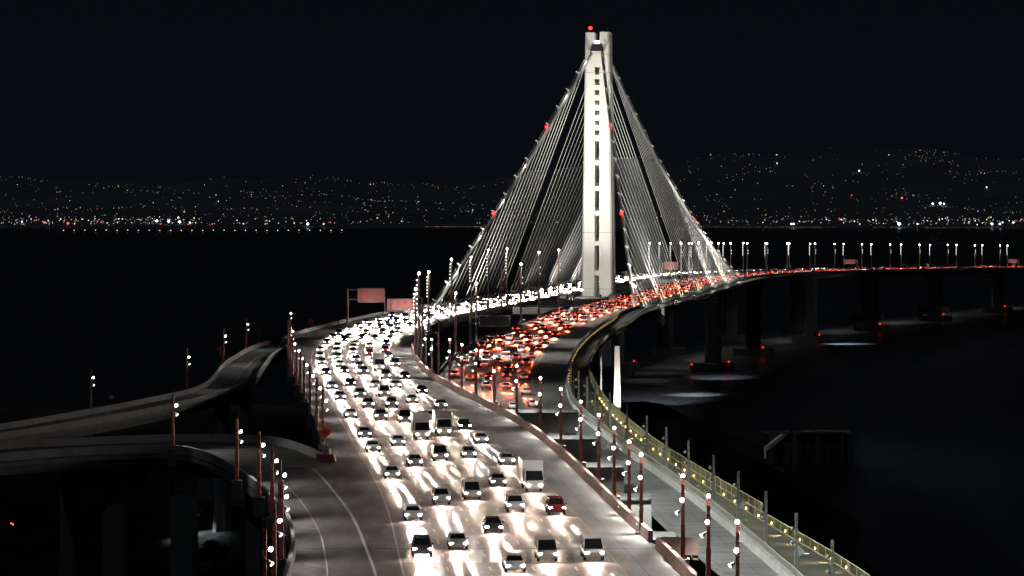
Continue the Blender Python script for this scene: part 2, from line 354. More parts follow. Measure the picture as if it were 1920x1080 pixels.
poly(mb, smooth([(-28, 402), (-26, 394.5), (-23, 375.5), (-18.3, 339.6), (-16, 318.8), (-13.9, 295.8), (-12.1, 275), (-11, 255)]), .28)
poly(mb, smooth([(-27.5, 368.9), (-24.2, 349.7), (-19.8, 315.6), (-17.5, 290), (-16.2, 271.1), (-15.4, 250)]), .13)
for a, b_ in [((-22.3, 317.8), (-19.7, 315.1)), ((-19.1, 284.8), (-16.9, 281.5)), ((-27.8, 353), (-24.4, 349.7)), ((-35.1, 387.9), (-31, 384))]: poly(mb, [a, b_], .13)
mb.build('ramp_line', 'paint', deckW, False)
mb = MB()
for y, w in [(528, .5), (700, .25), (860, .3)]: line_y = [(WBO(y)+1, y), (WBI(y)-.7, y)]; poly(mb, line_y, w, dz=.012)
mb.build('expansion_joint', 'paint', deckW, False)
mb = MB()
for y in [297, 410, 640]: poly(mb, [(WBO(y)+1, y), (WBI(y)-.7, y)], .35, dz=.004)
for o in (-3.4,): poly(mb, [(WBI(y)+o, y) for y in Ysteps(YN, 700)], .06, dz=.004)
for k, y in enumerate(np.arange(250, 700, 23.)): poly(mb, [(WBI(y)-7.4, y-3), (WBI(y)-.7, y+.4)], .07, dz=.004)
mb.build('road_seam', 'seam', deckW, False)
mb = MB()
for i in range(5):
    xa = L0(291)+.6+i*3.95
    mb.grid([(xa, 286+random.uniform(-1, 1), ZW(287)+.01), (xa, 295.8, ZW(295)+.01)], [(xa+3.3, 286+random.uniform(-1, 1), ZW(287)+.01), (xa+3.3, 295.8, ZW(295)+.01)])
mb.build('joint_plate', 'steelplate', deckW, False)
# cross beams reaching over the right deck
for y, xr in [(514, 11.), (452, 12.4), (401, 14.4), (356, 15.9), (313, 16.6)]:
    mb = MB(); xl = WBI(y)+.05; z = ZW(y)-.6
    mb.box(((xl+xr)/2, y, z-1.6), (xr-xl, 7, 3.2)); mb.build('cross_beam', 'conc', deckW)
    mb = MB(); mb.box(((xl+xr)/2+.02, y, z+.09), (xr-xl, 7.3, .16)); mb.build('beam_cap', 'seam', deckW)
    mb = MB(); mb.box((xr-1.4, y, z-3.2-13), (2.2, 3, 25.9)); mb.build('column', 'conc_d', deckW)

deckE = thing('bridge_deck', 'right bridge deck curving away with red tail light traffic', 'bridge deck')
ye = Ysteps(505, YF)
strip(ye, EBL, fn(EBR, -.4), ZE, 'road_surface', 'asphalt_e', deckE)
def girderE(y):
    o, i, z = EBL(y), PR(y), ZE(y)
    return [(o, z-.05), (i, z-.25), (i, z-.9), (i-6, z-3.4), (o+5, z-3.4), (o, z-1.1)]
sweep(ye, girderE, 'box_girder', 'conc_d', deckE)
RL = curve([(280, 26), (354, 25.), (376, 22.6), (396, 20.8), (432, 18.7), (461, 16.5), (505, 12.6), (540, 9)])
yr = Ysteps(300, 504.9)
strip(yr, RL, fn(EBR, -.4), ZE, 'road_surface', 'asphalt_e', deckE)
sweep(yr, lambda y: [(RL(y), ZE(y)-.05), (PR(y), ZE(y)-.25), (PR(y), ZE(y)-.9), (PR(y)-3, ZE(y)-2.6), (RL(y)+2, ZE(y)-2.6), (RL(y), ZE(y)-.6)], 'box_girder', 'conc_d', deckE)
yp = Ysteps(300, YF)
sweep(yp, bar(EBR, ZE, .45, .3, 1.0), 'barrier', 'conc', deckE)['label'] = 'grey barrier between roadway and footpath'
sweep(ye, bar(EBL, ZE, .4, .25, .85, -1), 'barrier', 'conc', deckE)
strip(yp, fn(EBR, .02), PR, lambda y: ZE(y)-.12, 'footpath', 'path', deckE)
mb = MB()
line(mb, fn(EBR, -2.6), Ysteps(300, 1000), .07, .006, ZE); line(mb, fn(EBR, -6.3), Ysteps(505, 800), .07, .006, ZE); line(mb, fn(RL, .6), Ysteps(330, 500), .07, .006, ZE)
for y in [395, 470, 585, 690]: poly(mb, [((RL(y) if y < 505 else EBL(y)+.6), y), (EBR(y)-.6, y)], .25, ZE, .008)
mb.build('road_seam', 'seam', deckE, False)
mb = MB()
for i in range(0, 5):
    y = 510
    while y < 1000: line(mb, lane(i+.0, EBL, 3.9, 6.4), [y, y+1.2, y+2.4], .15, .01, ZE); y += 11
mb.build('lane_dashes', 'paint', deckE, False)
mb = MB(); line(mb, fn(EBL, 2.2), Ysteps(505, 1000), .14, .01, ZE); line(mb, fn(EBL, 22.3), Ysteps(600, 1000), .14, .01, ZE); mb.build('edge_line', 'paint', deckE, False)
# beams tying the decks together near the tower
for y in np.arange(1175, 1660, 32.):
    if abs(y-1350) < 12: continue
    mb = MB(); mb.box(((WBI(y)+EBL(y))/2, y, ZW(y)-1.4), (EBL(y)-WBI(y)-.1, 8, 2.4)); mb.build('tie_beam', 'conc', deckE)
mb = MB(); mb.tube((0, 0, -.1), (0, 0, 1.5), .07, n=4); hpm = mb.mesh('handrail_post', 'steel')
for y in np.arange(1175, 1335, 4.): link('handrail_post', hpm, deckE, (EBL(y)-.3, y, ZW(y)))
for y in np.arange(1175, 1335, 4.): link('handrail_post', hpm, deckW, (WBI(y)+.6, y, ZW(y)))
# edge strip and deck-edge brackets carrying the hangers
sweep(Ysteps(1165, 1665), lambda y: [(EBR(y)+.1, ZE(y)-.1), (EBR(y)+1.4, ZE(y)-.1), (EBR(y)+1.4, ZE(y)+.5), (EBR(y)+.1, ZE(y)+.5)], 'edge_beam', 'white', deckE)
# footpath fences
fen = thing('fence', 'picket fence on the barrier between right roadway and footpath', 'fence')
mb = MB()
for y in np.arange(300, 1000, .45): mb.box((EBR(y)+.05, y, ZE(y)+1.42), (.05, .05, .84))
mb.build('pickets', 'steel', fen, False)
def post_row(ys, fx_, z0, h, w, m, par):
    b_ = MB(); b_.box((0, 0, h/2), (w, w, h)); me = b_.mesh('post', m); rest = MB()
    for i, y in enumerate(ys):
        if i < 95: link('post', me, par, (fx_(y), y, z0(y)))
        else: rest.box((fx_(y), y, z0(y)+h/2), (w, w, h))
    if rest.v: rest.build('post', m, par, False)['kind'] = 'stuff'
post_row(np.arange(312, 1010, 4.5), fn(EBR, .05), lambda y: ZE(y)+1.0, 1.05, .14, 'steel', fen)
mb = MB(); ysf = Ysteps(300, 1000)
for h in (1.05, 1.9): mb.loft([[(EBR(y)-.02, y, ZE(y)+h), (EBR(y)+.12, y, ZE(y)+h), (EBR(y)+.12, y, ZE(y)+h+.09), (EBR(y)-.02, y, ZE(y)+h+.09)] for y in ysf])
mb.build('rail', 'steel', fen)
fen = thing('fence', 'tall wire fence with low yellow lamps on the outer side of footpath', 'fence')
def fh(y): return 2.4 if 412 < y < 760 else 1.3
post_row(np.arange(312, 412, 4.6), fn(PR, -.1), lambda y: ZE(y)-.12, 1.3, .12, 'fence_y', fen)
post_row(np.arange(413, 740, 4.6), fn(PR, -.1), lambda y: ZE(y)-.12, 2.42, .12, 'fence_y', fen)
mb = MB()
for y in np.arange(300, 1000, .55): mb.box((PR(y)-.1, y, ZE(y)+fh(y)/2-.12), (.035, .035, fh(y)))
mb.build('wires', 'fence_y', fen, False)
mb = MB()
for a, b_, h in [(300, 412, 1.3), (412.1, 760, 2.4), (760.1, 1000, 1.3)]:
    for q in ([.1, h] if h < 2 else [.1, 1.2, h]):
        mb.loft([[(PR(y)-.14, y, ZE(y)-.12+q), (PR(y)-.05, y, ZE(y)-.12+q), (PR(y)-.05, y, ZE(y)-.05+q), (PR(y)-.14, y, ZE(y)-.05+q)] for y in Ysteps(a, b_)])
mb.build('rail', 'fence_y', fen)
y = 322.; pl = MB(); pl.box((0, 0, .35), (.12, .14, .26)); plm = pl.mesh('path_lamp', 'pathlamp'); k = 0
pl = MB(); pl.box((0, 0, .45), (.06, .06, .1)); plm2 = pl.mesh('path_lamp', 'pathlamp')
spU = spot_data('fence wash', 60, 140, (1, .80, .36), .05, .8)
spP2 = spot_data('dim path lamp beam', 160, 60, (1, .74, .26), .05, .6)
spP = spot_data('path lamp beam', 900, 100, (1, .74, .26), .05, .6)
while y < 1060 and k < 98:
    right = y < 640
    o = link('path_lamp', plm if right else plm2, fen, ((PR(y)-.28) if right else (EBR(y)+.3), y, ZE(y)+.12))
    if right: spot('lamp_beam', spU, o, (-.5, 0, .4), (.35, 0, 1))
    spot('lamp_beam', spP if right else spP2, o, ((-.15 if right else .15), 0, .5), ((-1 if right else 1), 0, -.42)); y += 9.2 if y < 640 else 10.5; k += 1
fen2 = thing('fence', 'thin railing along the outer footpath edge beyond the near suspension anchor', 'fence')
mb = MB()
for y in np.arange(1003, 1700, 5.): mb.box((PR(y)-.1, y, ZE(y)+.5), (.1, .1, 1.3))
mb.loft([[(PR(y)-.16, y, ZE(y)+1.1), (PR(y)-.04, y, ZE(y)+1.1), (PR(y)-.04, y, ZE(y)+1.22), (PR(y)-.16, y, ZE(y)+1.22)] for y in Ysteps(1003, 1700)])
mb.build('rail', 'steel', fen2)

# ------------------------------------------------------------------ ramps on the left
def ribbon(name, label, Lp, Rp, cat='ramp', barL=True, barR=True, mL='conc', mR='conc', th=2.0):
    t = thing(name, label, cat); n = len(Lp)
    mb = MB(); mb.grid(Lp, Rp); o = mb.build('road_surface', 'asphalt_e', t, False)
    if o.data.polygons[0].normal.z < 0: o.data.flip_normals()
    rings = []
    for a, b_ in zip(Lp, Rp):
        a = Vector(a); b_ = Vector(b_); d = (b_-a).normalized()
        dn = Vector((0, 0, -1)); rings.append([a+dn*.05, b_+dn*.05, b_+dn*.8, b_-d*2+dn*th, a+d*2+dn*th, a+dn*.8])
    mb = MB(); mb.loft(rings); mb.build('box_girder', 'conc_d', t)
    for P_, Q, on, m in ((Lp, Rp, barL, mL), (Rp, Lp, barR, mR)):
        if not on: continue
        rings = []
        for a, b_ in zip(P_, Q):
            a = Vector(a); d = (Vector(b_)-a).normalized(); up = Vector((0, 0, 1))
            rings.append([a-up*.3, a+d*.45-up*.3, a+d*.3+up*1.05, a+up*1.05])
        mb = MB(); mb.loft(rings); mb.build('barrier', m, t)
    return t
fa = smooth([(-62.2, 833.4, 54.1), (-65.5, 790, 54.4), (-66.5, 753, 54.3), (-66.2, 705, 54.1), (-64.4, 664, 54), (-63.8, 639, 54), (-65, 618, 54), (-74, 575, 54), (-87, 528, 54), (-104, 480, 54)])
fb = smooth([(-56.2, 775, 54.8), (-57.4, 755, 54.7), (-57.6, 738, 54.5), (-56, 691, 54.2), (-54.9, 660, 54), (-55.9, 634, 54), (-60.3, 597, 54), (-69, 555, 54), (-83.5, 509, 54), (-99, 465, 54)])
rA = ribbon('slip_road', 'dark upper slip road leaving the left deck and curving off to the left', fa, fb, mL='conc')
mb = MB(); mid = [((a[0]*.45+b_[0]*.55), (a[1]*.45+b_[1]*.55)) for a, b_ in zip(fa, fb)]; poly(mb, mid, .16, lambda y: 54., .45); 
for i, v in enumerate(mb.v):
    j = i % len(mid); mb.v[i] = (v[0], v[1], (fa[j][2]+fb[j][2])/2+.012)
mb.build('edge_line', 'paint', rA, False)
fc = smooth([(-36.2, 389, 59.88), (-40.6, 404, 59.86), (-45.5, 412.5, 59.8), (-56, 413, 59.6), (-67, 407, 59.3), (-84, 392, 59), (-105, 370, 58.6)])
fd = smooth([(-24.6, 401.5, 59.8), (-27, 411, 59.8), (-31, 424, 59.75), (-36, 431, 59.7), (-49, 435, 59.5), (-70, 428, 59.1), (-95, 408, 58.7)])
rB = ribbon('slip_road', 'lower slip road leaving the left deck in front of the red crash cushion', fc, fd)
mb = MB(); mb.add([(-24.6, 401.5, 59.83), (-24.8, 390, 59.9), (-36, 388.8, 59.9), (-36.4, 391, 59.9), (-30, 401, 59.85)], [(0, 1, 2, 3, 4)]); mb.build('road_surface', 'asphalt_e', rB, False)
def pier(x, y, ztop, w, d, cap, label, m='conc_d', zb=None, rz=0., group=None):
    zb = gz(x, y) if zb is None else zb
    t = thing('bridge_pier', label, 'pier', (x, y, zb-.5), rz, group)
    h = ztop-zb+.5
    mb = MB()
    c_ = min(w, d)*.22; ring = [(w/2-c_, d/2), (w/2, d/2-c_), (w/2, -d/2+c_), (w/2-c_, -d/2), (-w/2+c_, -d/2), (-w/2, -d/2+c_), (-w/2, d/2-c_), (-w/2+c_, d/2)]
    mb.loft([[(p[0]*k, p[1]*k, z_) for p in ring] for k, z_ in ((1.25, 0), (1.0, h*.25), (1., h-cap[2]))]); mb.build('column', m, t)
    if cap[2] > 0: mb = MB(); mb.box((0, 0, h-cap[2]/2), cap); mb.build('pier_cap', m, t)
    return t
pier(-44.6, 421, 57.4, 3.6, 3, (12, 3.6, 1.6), 'second dark pier from the left under the lower slip road')
pier(-54, 421, 57, 3.2, 3, (9, 3.6, 1.6), 'leftmost dark pier under the lower slip road')
pier(-34., 410, 57.2, 2.6, 2.6, (7, 3.2, 1.4), 'slim dark pier where the lower slip road meets the left deck')
pier(-60.5, 700, 51.8, 3, 3, (8, 3, 1.2), 'dark pier under the far bend of the upper slip road')
pier(-60., 640, 51.8, 3, 3, (8, 3, 1.2), 'dark pier under the near bend of the upper slip road')
pier(-78., 545, 51.8, 3, 3, (8, 3, 1.2), 'dark pier under the left end of the upper slip road')
for y, s in ((460, 'near'), (560, 'middle'), (660, 'far')):
    pier((WBO(y)+WBI(y))/2-4, y, ZW(y)-3.7, 8, 4, (14, 4.5, 2), 'broad %s pier under the left deck before the sweeping bend' % s)
# crash cushion at the gore
t = thing('crash_cushion', 'dark red crash cushion on the ground at the deck split', 'crash cushion', (-24.1, 400, ZW(400)))
mb = MB(); mb.add([(-1.3, -.9, 0), (1.35, -.9, 0), (1.35, .9, 0), (-1.3, .9, 0), (-1.15, -.8, 1.0), (1.05, -.8, 1.0), (1.05, .8, 1.0), (-1.15, .8, 1.0)], [(0, 1, 5, 4), (1, 2, 6, 5), (2, 3, 7, 6), (3, 0, 4, 7), (4, 5, 6, 7)]); mb.build('shell', mat('dark red rubber', (.16, .035, .04), .6), t)
mb = MB(); mb.box((-.1, 3.6, .75), (1.2, 4.6, 1.5), taper=.7); mb.build('nose_block', 'conc_d', t)

# ------------------------------------------------------------------ lamp posts
spI = spot_data('lamp beam', L_POLE*1.15, 140, (1, .90, .83), .25, .5)
spR = spot_data('right lamp beam', L_POLE*6.6, 125, (.95, 1, .90), .25, .6)
spO = spot_data('flood beam', L_POLE*.42, 125, (1, .95, .88), .25, .6)
spEB = spot_data('right deck lamp beam', L_POLE*20, 100, (1, .95, .90), .4, .5)
spO2 = spot_data('dim flood beam', L_POLE*.14, 120, (.9, .95, 1), .25, .6)
spS = spot_data('tall lamp beam', L_POLE*10, 128, (1, .93, .86), .4, .5)
spF = spot_data('far lamp beam', L_POLE*8, 130, (1, .93, .86), .4, .5)
def head(mb_h, mb_e, c, d, r=.19, L=.42):
    c = Vector(c); d = Vector(d).normalized()
    mb_h.tube(c-d*L, c-d*.03, r*.55, r*1.12, 10); mb_e.tube(c-d*.04, c+d*.03, r, r*.9, 12)
_cache = {}
def parts_short(kind, h, pm):
    """pole, pedestal, heads for the short posts; cached meshes"""
    key = (kind, round(h, 1), pm)
    if key in _cache: return _cache[key]
    out = []
    mb = MB(); mb.tube((0, 0, 0), (0, 0, h*.42), .30, .29, 4, phase=.5); mb.tube((0, 0, h*.42), (0, 0, h), .235, .215, 4, phase=.5)
    mb.box((0, 0, .04), (.7, .7, .1)); out.append(('pole', mb.mesh('pole', pm)))
    for q in (.66, .8, .9):
        mb = MB(); mb.box((0, 0, h*q), (.37, .37, .09)); out.append(('clamp_band', mb.mesh('band', 'dsteel')))
    mb = MB(); mb.add([(-.55, -.7, -2.2), (.55, -.7, -2.2), (.55, .7, -2.2), (-.55, .7, -2.2), (-.62, -.7, -.04), (.62, -.7, -.04), (.62, .7, -.04), (-.62, .7, -.04)], [(0, 1, 5, 4), (1, 2, 6, 5), (2, 3, 7, 6), (3, 0, 4, 7), (4, 5, 6, 7), (3, 2, 1, 0)])
    out.append(('pedestal', mb.mesh('pedestal', 'conc_d')))
    if kind == 'inner':
        e = MB(); e.ball((0, 0, h+.12), .17, 10, 6, sz=.9); out.append(('top_lamp', e.mesh('lamp', 'lamp')))
        hh, ee = MB(), MB(); head(hh, ee, (-.12, -.34, h*.72), (-.35, -1, -.25)); out.append(('lamp_head', hh.mesh('lh', 'steel'))); out.append(('lamp', ee.mesh('le', 'lamp')))
        hh, ee = MB(), MB(); head(hh, ee, (-.62, -.12, h*.555), (-1, -.32, -.75), .2, .45); hh.tube((0, 0, h*.6), (-.45, -.05, h*.6), .04); out.append(('lamp_head', hh.mesh('lh', 'steel'))); out.append(('lamp', ee.mesh('le', 'lamp_dim')))
    elif kind == 'outer':
        hh, ee = MB(), MB(); head(hh, ee, (.5, -.3, h*.79), (.75, -1, -.45), .2); hh.tube((0, 0, h*.8), (.4, -.1, h*.8), .04); out.append(('lamp_head', hh.mesh('lh', 'steel'))); out.append(('lamp', ee.mesh('le', 'lamp')))
        hh, ee = MB(), MB(); head(hh, ee, (.6, -.15, h*.62), (.95, -.35, -.8), .2, .45); hh.tube((0, 0, h*.65), (.4, -.1, h*.65), .04); out.append(('lamp_head', hh.mesh('lh', 'steel'))); out.append(('lamp', ee.mesh('le', 'lamp_dim')))
    elif kind == 'grey':
        for q in (.78, .58):
            hh, ee = MB(), MB(); hh.ball((-.42, 0, h*q), .26, 8, 6); hh.tube((0, 0, h*q), (-.4, 0, h*q), .05); out.append(('lamp_head', hh.mesh('lh', 'greypole')))
    _cache[key] = out; return out
def post(name, label, x, y, z, h, kind, pm, group, sp=None, aim=(0, 0, -1), sploc=None, ped=True):
    t = thing(name, label, 'lamp post', (x, y, z), 0, group)
    for n_, me in parts_short(kind, h, pm):
        if n_ == 'pedestal' and not ped: continue
        o = link(n_, me, t)
        if n_ == 'top_lamp': pass
    if sp: spot('lamp_beam', sp, t, sploc or (0, 0, h+.5), aim)
    if kind == 'inner': spot('lamp_beam', spR, t, (.45, 0, h+.3), (.62, 0, -1))
    return t
inner = [(17.6, 245., 7.5), (16.7, 267., 7.5), (15.6, 286.9, 7.5), (12.7, 310.2, 7.6), (12.2, 329, 7.5), (11.3, 349.5, 7.5), (10.2, 372, 7.5), (8.6, 396.7, 7.6), (6.5, 426.3, 7.6), (3.9, 450.4, 7.9), (.5, 487.9, 7.9), (-3.2, 521.2, 7.9), (-6.6, 548.8, 7.9), (-9.5, 572.1, 8.), (-12.3, 599.4, 8.)]
for i, (x, y, h) in enumerate(inner):
    post('lamp_post', '%s red-lit post with three lamps beside the left deck inner barrier, from near' % ORD[i], x+.25, y, ZW(y)+.25, h, 'inner', 'redlit_pole', 'short red-lit lamp posts between the decks', spI, (-.75, -.1, -1))
outer = [(-25.4, 420.1, 7.5), (-28.2, 451.7, 7.5), (-31.5, 487.1, 7.6), (-34.7, 520.6, 7.8), (-37.2, 548.5, 7.7), (-39.8, 575.8, 8.), (-42.9, 608.7, 8.), (-45.4, 637.8, 10), (-48.3, 672, 9.5)]
for i, (x, y, h) in enumerate(outer):
    post('lamp_post', '%s red-lit post with two floodlights on the outer left deck edge, from near' % ORD[i], x-.3, y, ZW(y)+.8, h, 'outer', 'redlit_pole', 'red-lit lamp posts on the outer edge of left deck', spO, (1, -.1, -.9), (1.0, 0, h*.8))
rampB = [(-18.8, 240.7, 7.), (-19.6, 260.8, 7.2), (-20.6, 282.5, 7.2), (-22.3, 303.2, 7.4), (-24.4, 320.5, 7.4), (-27.6, 343, 7.3), (-32., 364.8, 7.2), (-44.8, 412.6, 7.4)]
for i, (x, y, h) in enumerate(rampB):
    post('lamp_post', '%s red-lit post with two floodlights along the lower slip road, from near' % ORD[i], x-.45, y, ZW(y)+.7, h, 'outer', 'redlit_pole', 'red-lit lamp posts along the lower slip road', spO, (1, -.1, -.9), (1.0, 0, h*.8))
rampA = [(-76.6, 564, 8.2, 'leftmost lone post beyond the upper slip road, two white lamps'), (-66.0, 629.4, 8.4, 'red-lit post with two lamps above the near bend of upper slip road'), (-67.0, 720.4, 8.4, 'second post from left beyond the reddish upper slip road barrier'), (-67, 781.9, 8.5, 'third post beyond the upper slip road barrier, beside a dull red-lit diamond sign'), (-62.5, 871.1, 8., 'post with two lamps beyond the pale barrier, left of the big sign gantry')]
for i, (x, y, h, lab) in enumerate(rampA):
    z = 54.2 if y < 800 else ZW(y)
    post('lamp_post', lab, x-.2, y, z, h, 'outer', 'redlit_pole' if i else 'greypole', 'lamp posts along the upper slip road', spO2 if i > 0 else None, (1, -.1, -.9), (1.0, 0, h*.8), ped=False)
grey = [(36.4, 322.3, 7.3), (34., 348.3, 7.3), (31.6, 372.9, 7.3), (29.4, 397.4, 7.3), (27.5, 421.3, 7.3), (25.2, 446.7, 7.2), (23., 470.1, 7.2), (20.9, 492.3, 7.2), (18.8, 517.7, 7.3), (16.8, 542.4, 7.4), (14.7, 568.4, 7.2), (13.6, 586, 7.4), (12.5, 609.9, 7.), (12.4, 634.4, 8.), (12.4, 659.3, 6.)]
for i, (x, y, h) in enumerate(grey):
    post('lamp_post', '%s unlit grey post beside the footpath, counted from near' % ORD[i], EBR(y)+.55, y, ZE(y)+.0, h+.6, 'grey', 'greypole', 'unlit grey posts along the footpath', ped=False)
def tall(label, x, y, z, h, string, pm, group, sp, aim, side=-1, lampr=.3, top=True):
    t = thing('lamp_post', label, 'lamp post', (x, y, z), 0, group)
    mb = MB(); mb.tube((0, 0, 0), (0, 0, h*.12), .55, .42, 8); mb.tube((0, 0, h*.12), (0, 0, h), .36, .26, 8); mb.build('pole', pm, t, False)
    if top: e = MB(); e.ball((0, 0, h+.2), lampr, 8, 6); e.build('top_lamp', 'lamp', t, False)
    n_ = 7 if string else (2 if top else 0)
    for k in range(n_):
        q = h*(.93-.055*k) if string else h*(.78-.1*k)
        hh, ee = MB(), MB(); sd = side
        head(hh, ee, (sd*.5, -.25, q), (sd*.7, -1, -.5), lampr*.55, .3); hh.tube((0, 0, q), (sd*.35, 0, q), .05)
        hh.build('lamp_head', 'steel', t, False); ee.build('lamp', 'lamp_s', t, False)
    if sp: spot('lamp_beam', sp, t, (0, 0, h+.7), aim)
    return t
clu = [(-23.1, 762.6, 15, True, 'tall post with a string of lamps at the very bend of the inner barrier'), (-20.3, 712, 19.5, True, 'tallest string-lamp post just right of the bend of inner barrier'), (-18.7, 685, 14.7, False, 'plain pink-lit post behind the cluster at the bend of inner barrier')]
for x, y, h, s, lab in clu: tall(lab, WBI(y)+.6, y, ZW(y), h, s, 'pinklit_pole', 'tall posts between the decks', spS if s else None, (-.3, 0, -1), top=s)
for x, y, h, lab in [(-17.2, 669.6, 8.2, 'short three-lamp post left of the pair at the bend of inner barrier'), (-15.2, 640.9, 6.6, 'shortest three-lamp post at the bend, right of the cluster'), (-13.2, 618, 11.4, 'pale grey post with one side lamp right of the cluster')]:
    post('lamp_post', lab, WBI(y)+.8, y, ZW(y)+.2, h, 'inner' if h < 10 else 'grey', 'pinklit_pole', 'short posts at the bend of the inner barrier', spI if h < 10 else None, (-.75, -.1, -1))
nm = lambda i, n_: ORD[i]
for i, (y, h) in enumerate([(905, 17.2), (1000, 20.), (1062, 20), (1110, 22), (1158, 22)]):
    tall('%s tall string-lamp post on the left deck before the tower, from near' % ORD[i], [ -23.1*905/949, -18.7, -12.9, -6.9, 1.][i] if 0 else WBI(y)+.5, y, ZW(y), h, True, 'pinklit_pole', 'tall string-lamp posts before the tower', spS, (-.3, 0, -1), -1)
for i, (y, h, top) in enumerate([(801, 16, True), (875, 16.4, True), (952, 19, False), (1012, 19, True), (1068, 21.9, True), (1140, 22, True)]):
    o = tall('%s tall single-lamp post on the right deck before the tower, from near' % ORD[i], EBL(y)-.2, y, ZE(y), h, False, 'pinklit_pole', 'tall single-lamp posts before the tower', spEB if top else None, (.9, -.1, -1), 1, top=top)
    if not top: o['label'] = 'plain pink-lit post without lamp on the right deck inner edge, behind message board'
# beyond the tower the posts stand in two series
wbp = [1218, 1237, 1258, 1297, 1326, 1357, 1394, 1435.5, 1480, 1519, 1582, 1634, 1690, 1744, 1794, 1842, 1889]
ebp = [1277, 1292, 1310, 1347, 1370, 1401, 1438, 1476, 1528, 1565, 1616, 1669, 1724, 1777, 1828, 1875]
def hit(f, px, lo=1300., hi=2650.):
    for _ in range(50):
        m_ = (lo+hi)/2
        if f(m_)/m_*5800+960 < px: lo = m_
        else: hi = m_
    return lo
for i, px in enumerate(wbp):
    y = hit(fn(WBI, .5), px); far = y > 1750
    ztop = 95-(457+max(0, (px-1435)*.0085)-355)*y/5800
    tall('%s string-lamp post of the left deck row beyond the tower, counting away' % ORD[i], WBI(y)+.5, y, ZW(y), ztop-ZW(y), True, 'pinklit_pole', 'string-lamp posts beyond the tower', spF if i % 2 == 0 else None, (-.3, 0, -1), -1, .36)
for i, px in enumerate(ebp):
    y = hit(fn(EBL, -.3), px); ztop = 95-(457+max(0, (px-1435)*.0085)-355)*y/5800
    tall('%s single-lamp post of the right deck row beyond the tower, counting away' % ORD[i], EBL(y)-.3, y, ZE(y), ztop-ZE(y), False, 'pinklit_pole', 'single-lamp posts beyond the tower', spF if i % 2 == 0 else None, (.3, 0, -1), 1, .38)

# ------------------------------------------------------------------ signs
def board(name, label, x0, x1, y, z0, z1, m, posts, zdeck, arms=(), cat='sign', frame=None):
    t = thing(name, label, cat, ((x0+x1)/2, y, zdeck))
    cx = (x0+x1)/2
    mb = MB(); mb.box((0, 0, (z0+z1)/2-zdeck), (x1-x0, .35, z1-z0)); mb.build('panel', m, t)
    mb = MB()
    for zz in (z0-.12, z1+.12): mb.box((0, -.1, zz-zdeck), (x1-x0+.3, .5, .2))
    for xx in (x0-.1, x1+.1): mb.box((xx-cx, -.1, (z0+z1)/2-zdeck), (.2, .5, z1-z0))
    if frame is None: [mb.box((x0-cx+(x1-x0)*(q+.5)/4, -.26, (z0+z1)/2-zdeck), (.14, .14, z1-z0-.1)) for q in range(4)]
    mb.build('frame', frame or 'steel', t)
    for px, h, r in posts:
        mb = MB(); mb.tube((px-cx, .5, 0), (px-cx, .5, h), r*1.2, r, 10); mb.build('post', 'pinklit_pole' if frame is None else 'white', t)
    mb = MB()
    for a, b_, zz in arms: mb.box(((a+b_)/2-cx, .5, zz-zdeck), (abs(b_-a), .3, .35))
    for k in range(6): mb.box((x0-cx+(x1-x0)*(k+.5)/6, -.7, z0-.25-zdeck), (.12, 1.0, .1))
    mb.build('arm', 'steel' if frame is None else 'white', t)
    if frame is None: spot('sign_fill', spot_data('added sign fill', 800 if y < 1200 else 500, 120, (1, .72, .68), .4, .8), t, (0, -7, z0-zdeck-1.5), (0, 1, .5))  # fill light added before the sign back, no lamp stands there
    return t
board('road_sign', 'red-lit sign back on a gantry arm over the far left deck edge, taller one', -49., -40.7, 985, 59.2, 63.3, 'sign_redlit', [(-52.4, 11., .35)], ZW(985), [(-52.4, -49, 63.), (-52.4, -49, 59.9)])
board('road_sign', 'red-lit sign back just above the far left deck edge, lower one', -43.4, -33.4, 1080, 53.2, 56.6, 'sign_redlit', [(-44.5, 5.5, .2), (-34.5, 5.5, .2)], ZW(1080), [(-44.5, -34.5, 53.)])
board('message_board', 'unlit electronic message board on a white arm beside the right deck', -9.1, -.6, 868, 56.7, 59.4, 'screen', [(-11.6, 9.2, .42)], ZE(868), [(-11.6, -9, 59.), (-11.6, -9, 57.4)], 'message board', 'white')
board('road_sign', 'pink-lit sign back beyond the tower seen through the hangers', 83.6, 91.2, 1700, 51.2, 54.9, 'sign_redlit', [(82.6, 8.5, .3)], 46.4, [(82.6, 84, 54)])
board('road_sign', 'small pink-lit sign back on a post over the far bridge, nearer one', 225.5, 233., 2100, 44.6, 47.2, 'sign_redlit', [(234.5, 7.2, .3)], 40., [(233, 234.5, 46.9)])
board('road_sign', 'small pink-lit sign back on a post at the far right end of bridge', 393.5, 400, 2450, 36.8, 39.6, 'sign_redlit', [(401.5, 7., .3)], 32.6, [(400, 401.5, 39.2)])
def diamond(label, x, y, zc, s, m, zb, post_m='greypole', rect=False):
    t = thing('warning_sign', label, 'sign', (x, y, zb)); mb = MB(); h = zc-zb
    if rect: mb.box((0, 0, h), (s*1.1, .08, s))
    else: mb.add([(0, -.05, h-s), (s, -.05, h), (0, -.05, h+s), (-s, -.05, h), (0, .05, h-s), (s, .05, h), (0, .05, h+s), (-s, .05, h)], [(0, 1, 2, 3), (7, 6, 5, 4), (0, 4, 5, 1), (1, 5, 6, 2), (2, 6, 7, 3), (3, 7, 4, 0)])
    mb.build('panel', m, t); mb = MB(); mb.tube((0, .12, 0), (0, .12, h), .06, n=6); mb.build('post', post_m, t)
diamond('bright red-lit diamond sign on the lamp post above the crash cushion', -25.3, 419, 62.1, .86, 'redlit_sign', ZW(419)+.8)
mb = MB()
